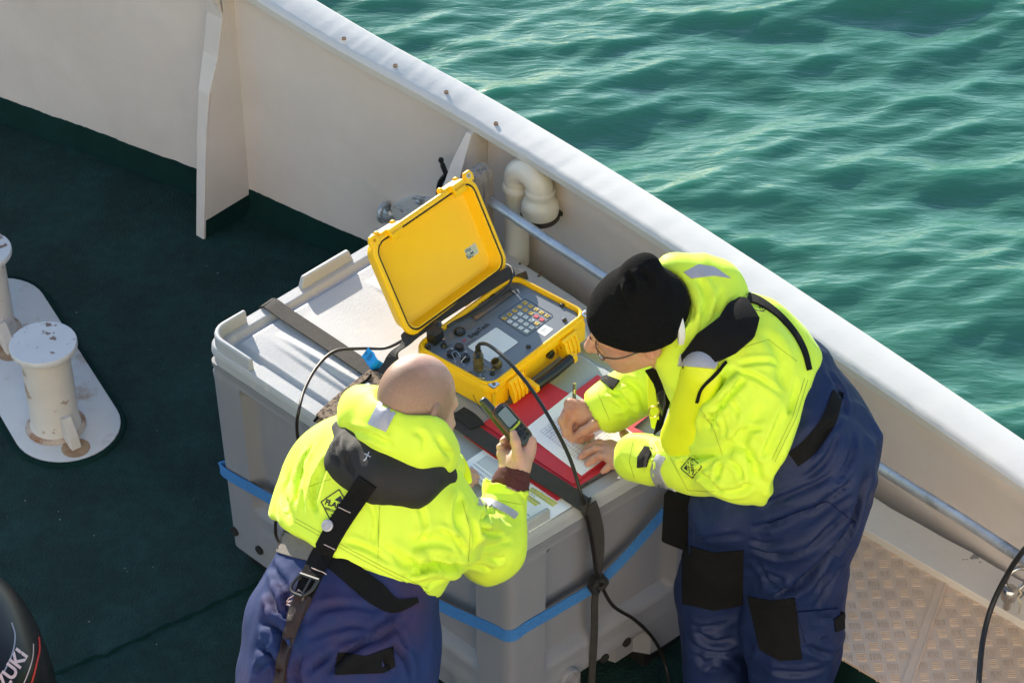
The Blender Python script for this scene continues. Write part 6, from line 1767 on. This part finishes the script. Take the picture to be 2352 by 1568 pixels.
    H.chain([Pn(845, 960, 1.36), Pn(905, 982, 1.395), Pn(965, 1010, 1.385), Pn(1000, 1042, 1.33)], [.062, .066, .062, .046], .03)
    H.cone(Pn(835, 935, 1.35), Pn(860, 950, 1.37), .05, .055, .03); H.chain([Pn(1005, 1034, 1.33), Pn(1026, 1075, 1.24), Pn(1034, 1106, 1.18)], [.042, .031, .022], .03)
    H.ell(C + U_ * .025 + F_ * .01, HA, (.098, .078, .098), .012, 'sub')
    v, q = H.mesh(); q = orient(v, q); v = smooth_verts(v, q, 2); v = folds(v, q, .006, 9, seed=91)
    hs = Skin(v, q)
    for px, w_, dp in (([(800, 985), (850, 1000), (905, 1025)], .008, .007), ([(955, 985), (975, 1010), (970, 1045)], .008, .006), ([(1000, 1000), (1020, 1030), (1040, 1050)], .008, .006), ([(900, 940), (890, 975), (895, 1015)], .008, .004)): hs.crease(px, w_, dp); hs.refresh()
    hs.v = smooth_verts(hs.v, q, 1); hs.refresh()
    ho = solid('hood', hs.v, q, M['hivis'], who)
    drape('hood_tape', hs, [(874, 915), (918, 932), (886, 992), (846, 974)], M['reflect'], ho, .003)
    # --- yoke and straps of the life vest
    Y = fieldfor([Pn(760, 980, 1.35), Pn(1035, 1130, 1.25), Pn(850, 1130, 1.25)], .12, .006)
    Y.chain([Pn(795, 1000, 1.32), Pn(815, 1062, 1.325), Pn(870, 1095, 1.325), Pn(950, 1100, 1.315), Pn(1010, 1092, 1.28)], [.046, .055, .058, .056, .036], .03)
    Y.cone(Pn(880, 1050, 1.33), Pn(950, 1065, 1.33), .06, .05, .03)
    v, q = Y.mesh(); q = orient(v, q); v = folds(smooth_verts(v, q, 2), q, .007, 10, seed=95)
    ys = Skin(v, q)
    for px, w_, dp in (([(775, 1000), (770, 1040), (785, 1075)], .008, .007), ([(800, 1010), (800, 1060), (815, 1095)], .008, .006)): ys.crease(px, w_, dp); ys.refresh()
    ye = solid('vest_yoke', smooth_verts(ys.v, q, 1), q, mat('sunlit black cordura', (.015, .014, .013), .75, var=.2, vscale=20, bump=.4, bscale=320), who)  # lighter than the other cordura: sunlit grey put into its colour
    ys.refresh()
    print_on('stitch_mark', ys, [px_line((838, 1042), (852, 1050), 2.6), px_line((848, 1038), (841, 1054), 2.6), px_line((842, 1054), (836, 1058), 2.6)], M['reflect'], ye, .0015)
    ve = MB(); pts = [Pn(1038, 1058, 1.255), Pn(1052, 1082, 1.215), Pn(1058, 1110, 1.17)]; ve.ribbon(catmull(pts, 5), nrm([.9, .3, .1]), .05, .02); vf = ve.build('vest_front', M['vest'], who, bevel=.005, bseg=3)
    vt = MB(); vt.ribbon([Pn(1022, 1076, 1.25), Pn(1040, 1073, 1.252), Pn(1056, 1070, 1.25)], nrm([.2, -.6, .8]), .011, .006); vt.build('vest_tab', M['blackcloth'], vf)
    allv, allq = join_meshes([(js.v, js.q), (ts.v, ts.q), (ys.v, ys.q)])
    al = Skin(allv, allq)
    sb = drape('back_strap', al, band_px([(846, 1105), (815, 1150), (772, 1215), (738, 1280), (712, 1335), (698, 1365)], [46, 46, 46, 45, 44, 42]), M['blackcloth'], who, .007, .009, step=10)
    drape('lower_strap', al, band_px([(700, 1368), (682, 1412), (660, 1470), (648, 1530), (642, 1590)], [38, 32, 27, 24, 24]), mat('brown black webbing', (.030, .014, .010), .7, var=.2, vscale=40, bump=.5, bscale=420), who, .011, .013, step=11)
    st_ = MB()
    for (a, b) in (((806, 1178), (780, 1166)), ((772, 1262), (748, 1250)), ((748, 1322), (720, 1308)), ((682, 1250 + 108), (699, 1366)), ((663, 1388), (682, 1396)), ((684, 1358), (664, 1388)), ((700, 1366), (682, 1394)), ((683, 1359), (682, 1394)), ((700, 1366), (664, 1388))):
        h0 = [al.hit(*(np.array(a) + (np.array(b) - np.array(a)) * k)) for k in np.linspace(0, 1, 6)]
        st_.tube([h[0] + h[1] * .009 for h in h0], .0011, 5)
    st_.build('stitching', mat('pale pink thread', (.55, .42, .38), .8), sb, kind='stuff')
    bu = MB(); h0 = al.hit(756, 1207); bu.lathe(h0[0] + h0[1] * .008, [(.0125, 0), (.0125, .003), (.0095, .0045), (.009, .003), (.005, .003), (.004, .004)], h0[1], 20); bu.build('snap_button', M['reflect'], sb, smooth=True, sharp=40)
    bk = MB(); h0 = al.hit(708, 1345); fr = Frame(h0[0] + h0[1] * .012, nrm(al.hit(728, 1352)[0] - al.hit(688, 1338)[0]), al.hit(700, 1330)[0] - al.hit(716, 1372)[0])
    for pth in ([(-.024, .016), (.024, .016)], [(-.022, .016), (-.026, -.012), (-.016, -.028), (.012, -.030)], [(.022, .016), (.022, -.010), (.012, -.030)], [(.006, .014), (.010, -.028)]):
        bk.tube(catmull([fr(a, b, 0) for a, b in pth], 5), .0038, 6)
    bk.build('buckle', M['blackplastic'], sb, smooth=True)
    return who
bald_man()

# ------------------------------------------------------------------ outboard motor, lower left corner
om = thing('outboard_motor', 'glossy black outboard motor cowl with pink lettering and red stripes in the corner', 'outboard motor', P(-60, 1980, 0))
oc = P(-62, 1560, .74); ox = nrm([.35, -.94, 0]); oy = np.cross([0, 0, 1.0], ox)
OF = Frame(oc, ox, oy)
def oring(z, sx, sy, e=2.6, n=36):
    o_ = []
    for k in range(n):
        a = 2 * math.pi * k / n; c, s_ = math.cos(a), math.sin(a)
        o_.append(OF(sx * math.copysign(abs(c) ** (2 / e), c), sy * math.copysign(abs(s_) ** (2 / e), s_), z))
    return o_
m = MB(); m.loft([oring(-.20, .25, .165), oring(-.10, .262, .178), oring(0, .262, .176), oring(.08, .25, .162), oring(.135, .22, .135), oring(.165, .165, .095), oring(.176, .08, .05)])
cw = m.build('cowl', M['cowl'], om, smooth=True, subsurf=1)
m = MB(); m.loft([oring(-.62, .07, .06), oring(-.30, .13, .10), oring(-.20, .20, .13)]); m.build('midsection', M['blackplastic'], om, smooth=True)
m = MB(); m.box(OF(0, 0, -.68), .20, .20, .06, OF.ax); m.build('stand', M['blackplastic'], om, bevel=.01)
dg = bpy.context.evaluated_depsgraph_get(); dg.update(); ev = cw.evaluated_get(dg); me_ = ev.to_mesh()
ok = Skin(np.array([tuple(p.co) for p in me_.vertices]), np.array([tuple(p.vertices) if len(p.vertices) == 4 else tuple(p.vertices)[:3] + (p.vertices[2],) for p in me_.polygons if len(p.vertices) in (3, 4)]))
ev.to_mesh_clear()
xd = nrm([.52, -.85]); yd = nrm([-.80, -.60])
print_on('lettering', ok, [px_text('SUZUKI', (14, 1560), xd, yd, 44, .03)], M['decal'], cw, .0015)
for ln, w_, mm in ((([(88, 1462), (90, 1490), (84, 1520), (74, 1560), (62, 1590)]), 4, 'red'), (([(76, 1478), (74, 1510), (62, 1550), (44, 1590)]), 2.4, 'decal'), (([(26, 1430), (34, 1460), (28, 1500), (8, 1545)]), 3.5, 'greyink')):
    c = catmull([np.array([a, b, 0.]) for a, b in ln], 5)
    shp = [px_line(c[i][:2], c[i + 1][:2], w_, 1) for i in range(len(c) - 1)]
    print_on('stripe', ok, shp, M[mm], cw, .0014)
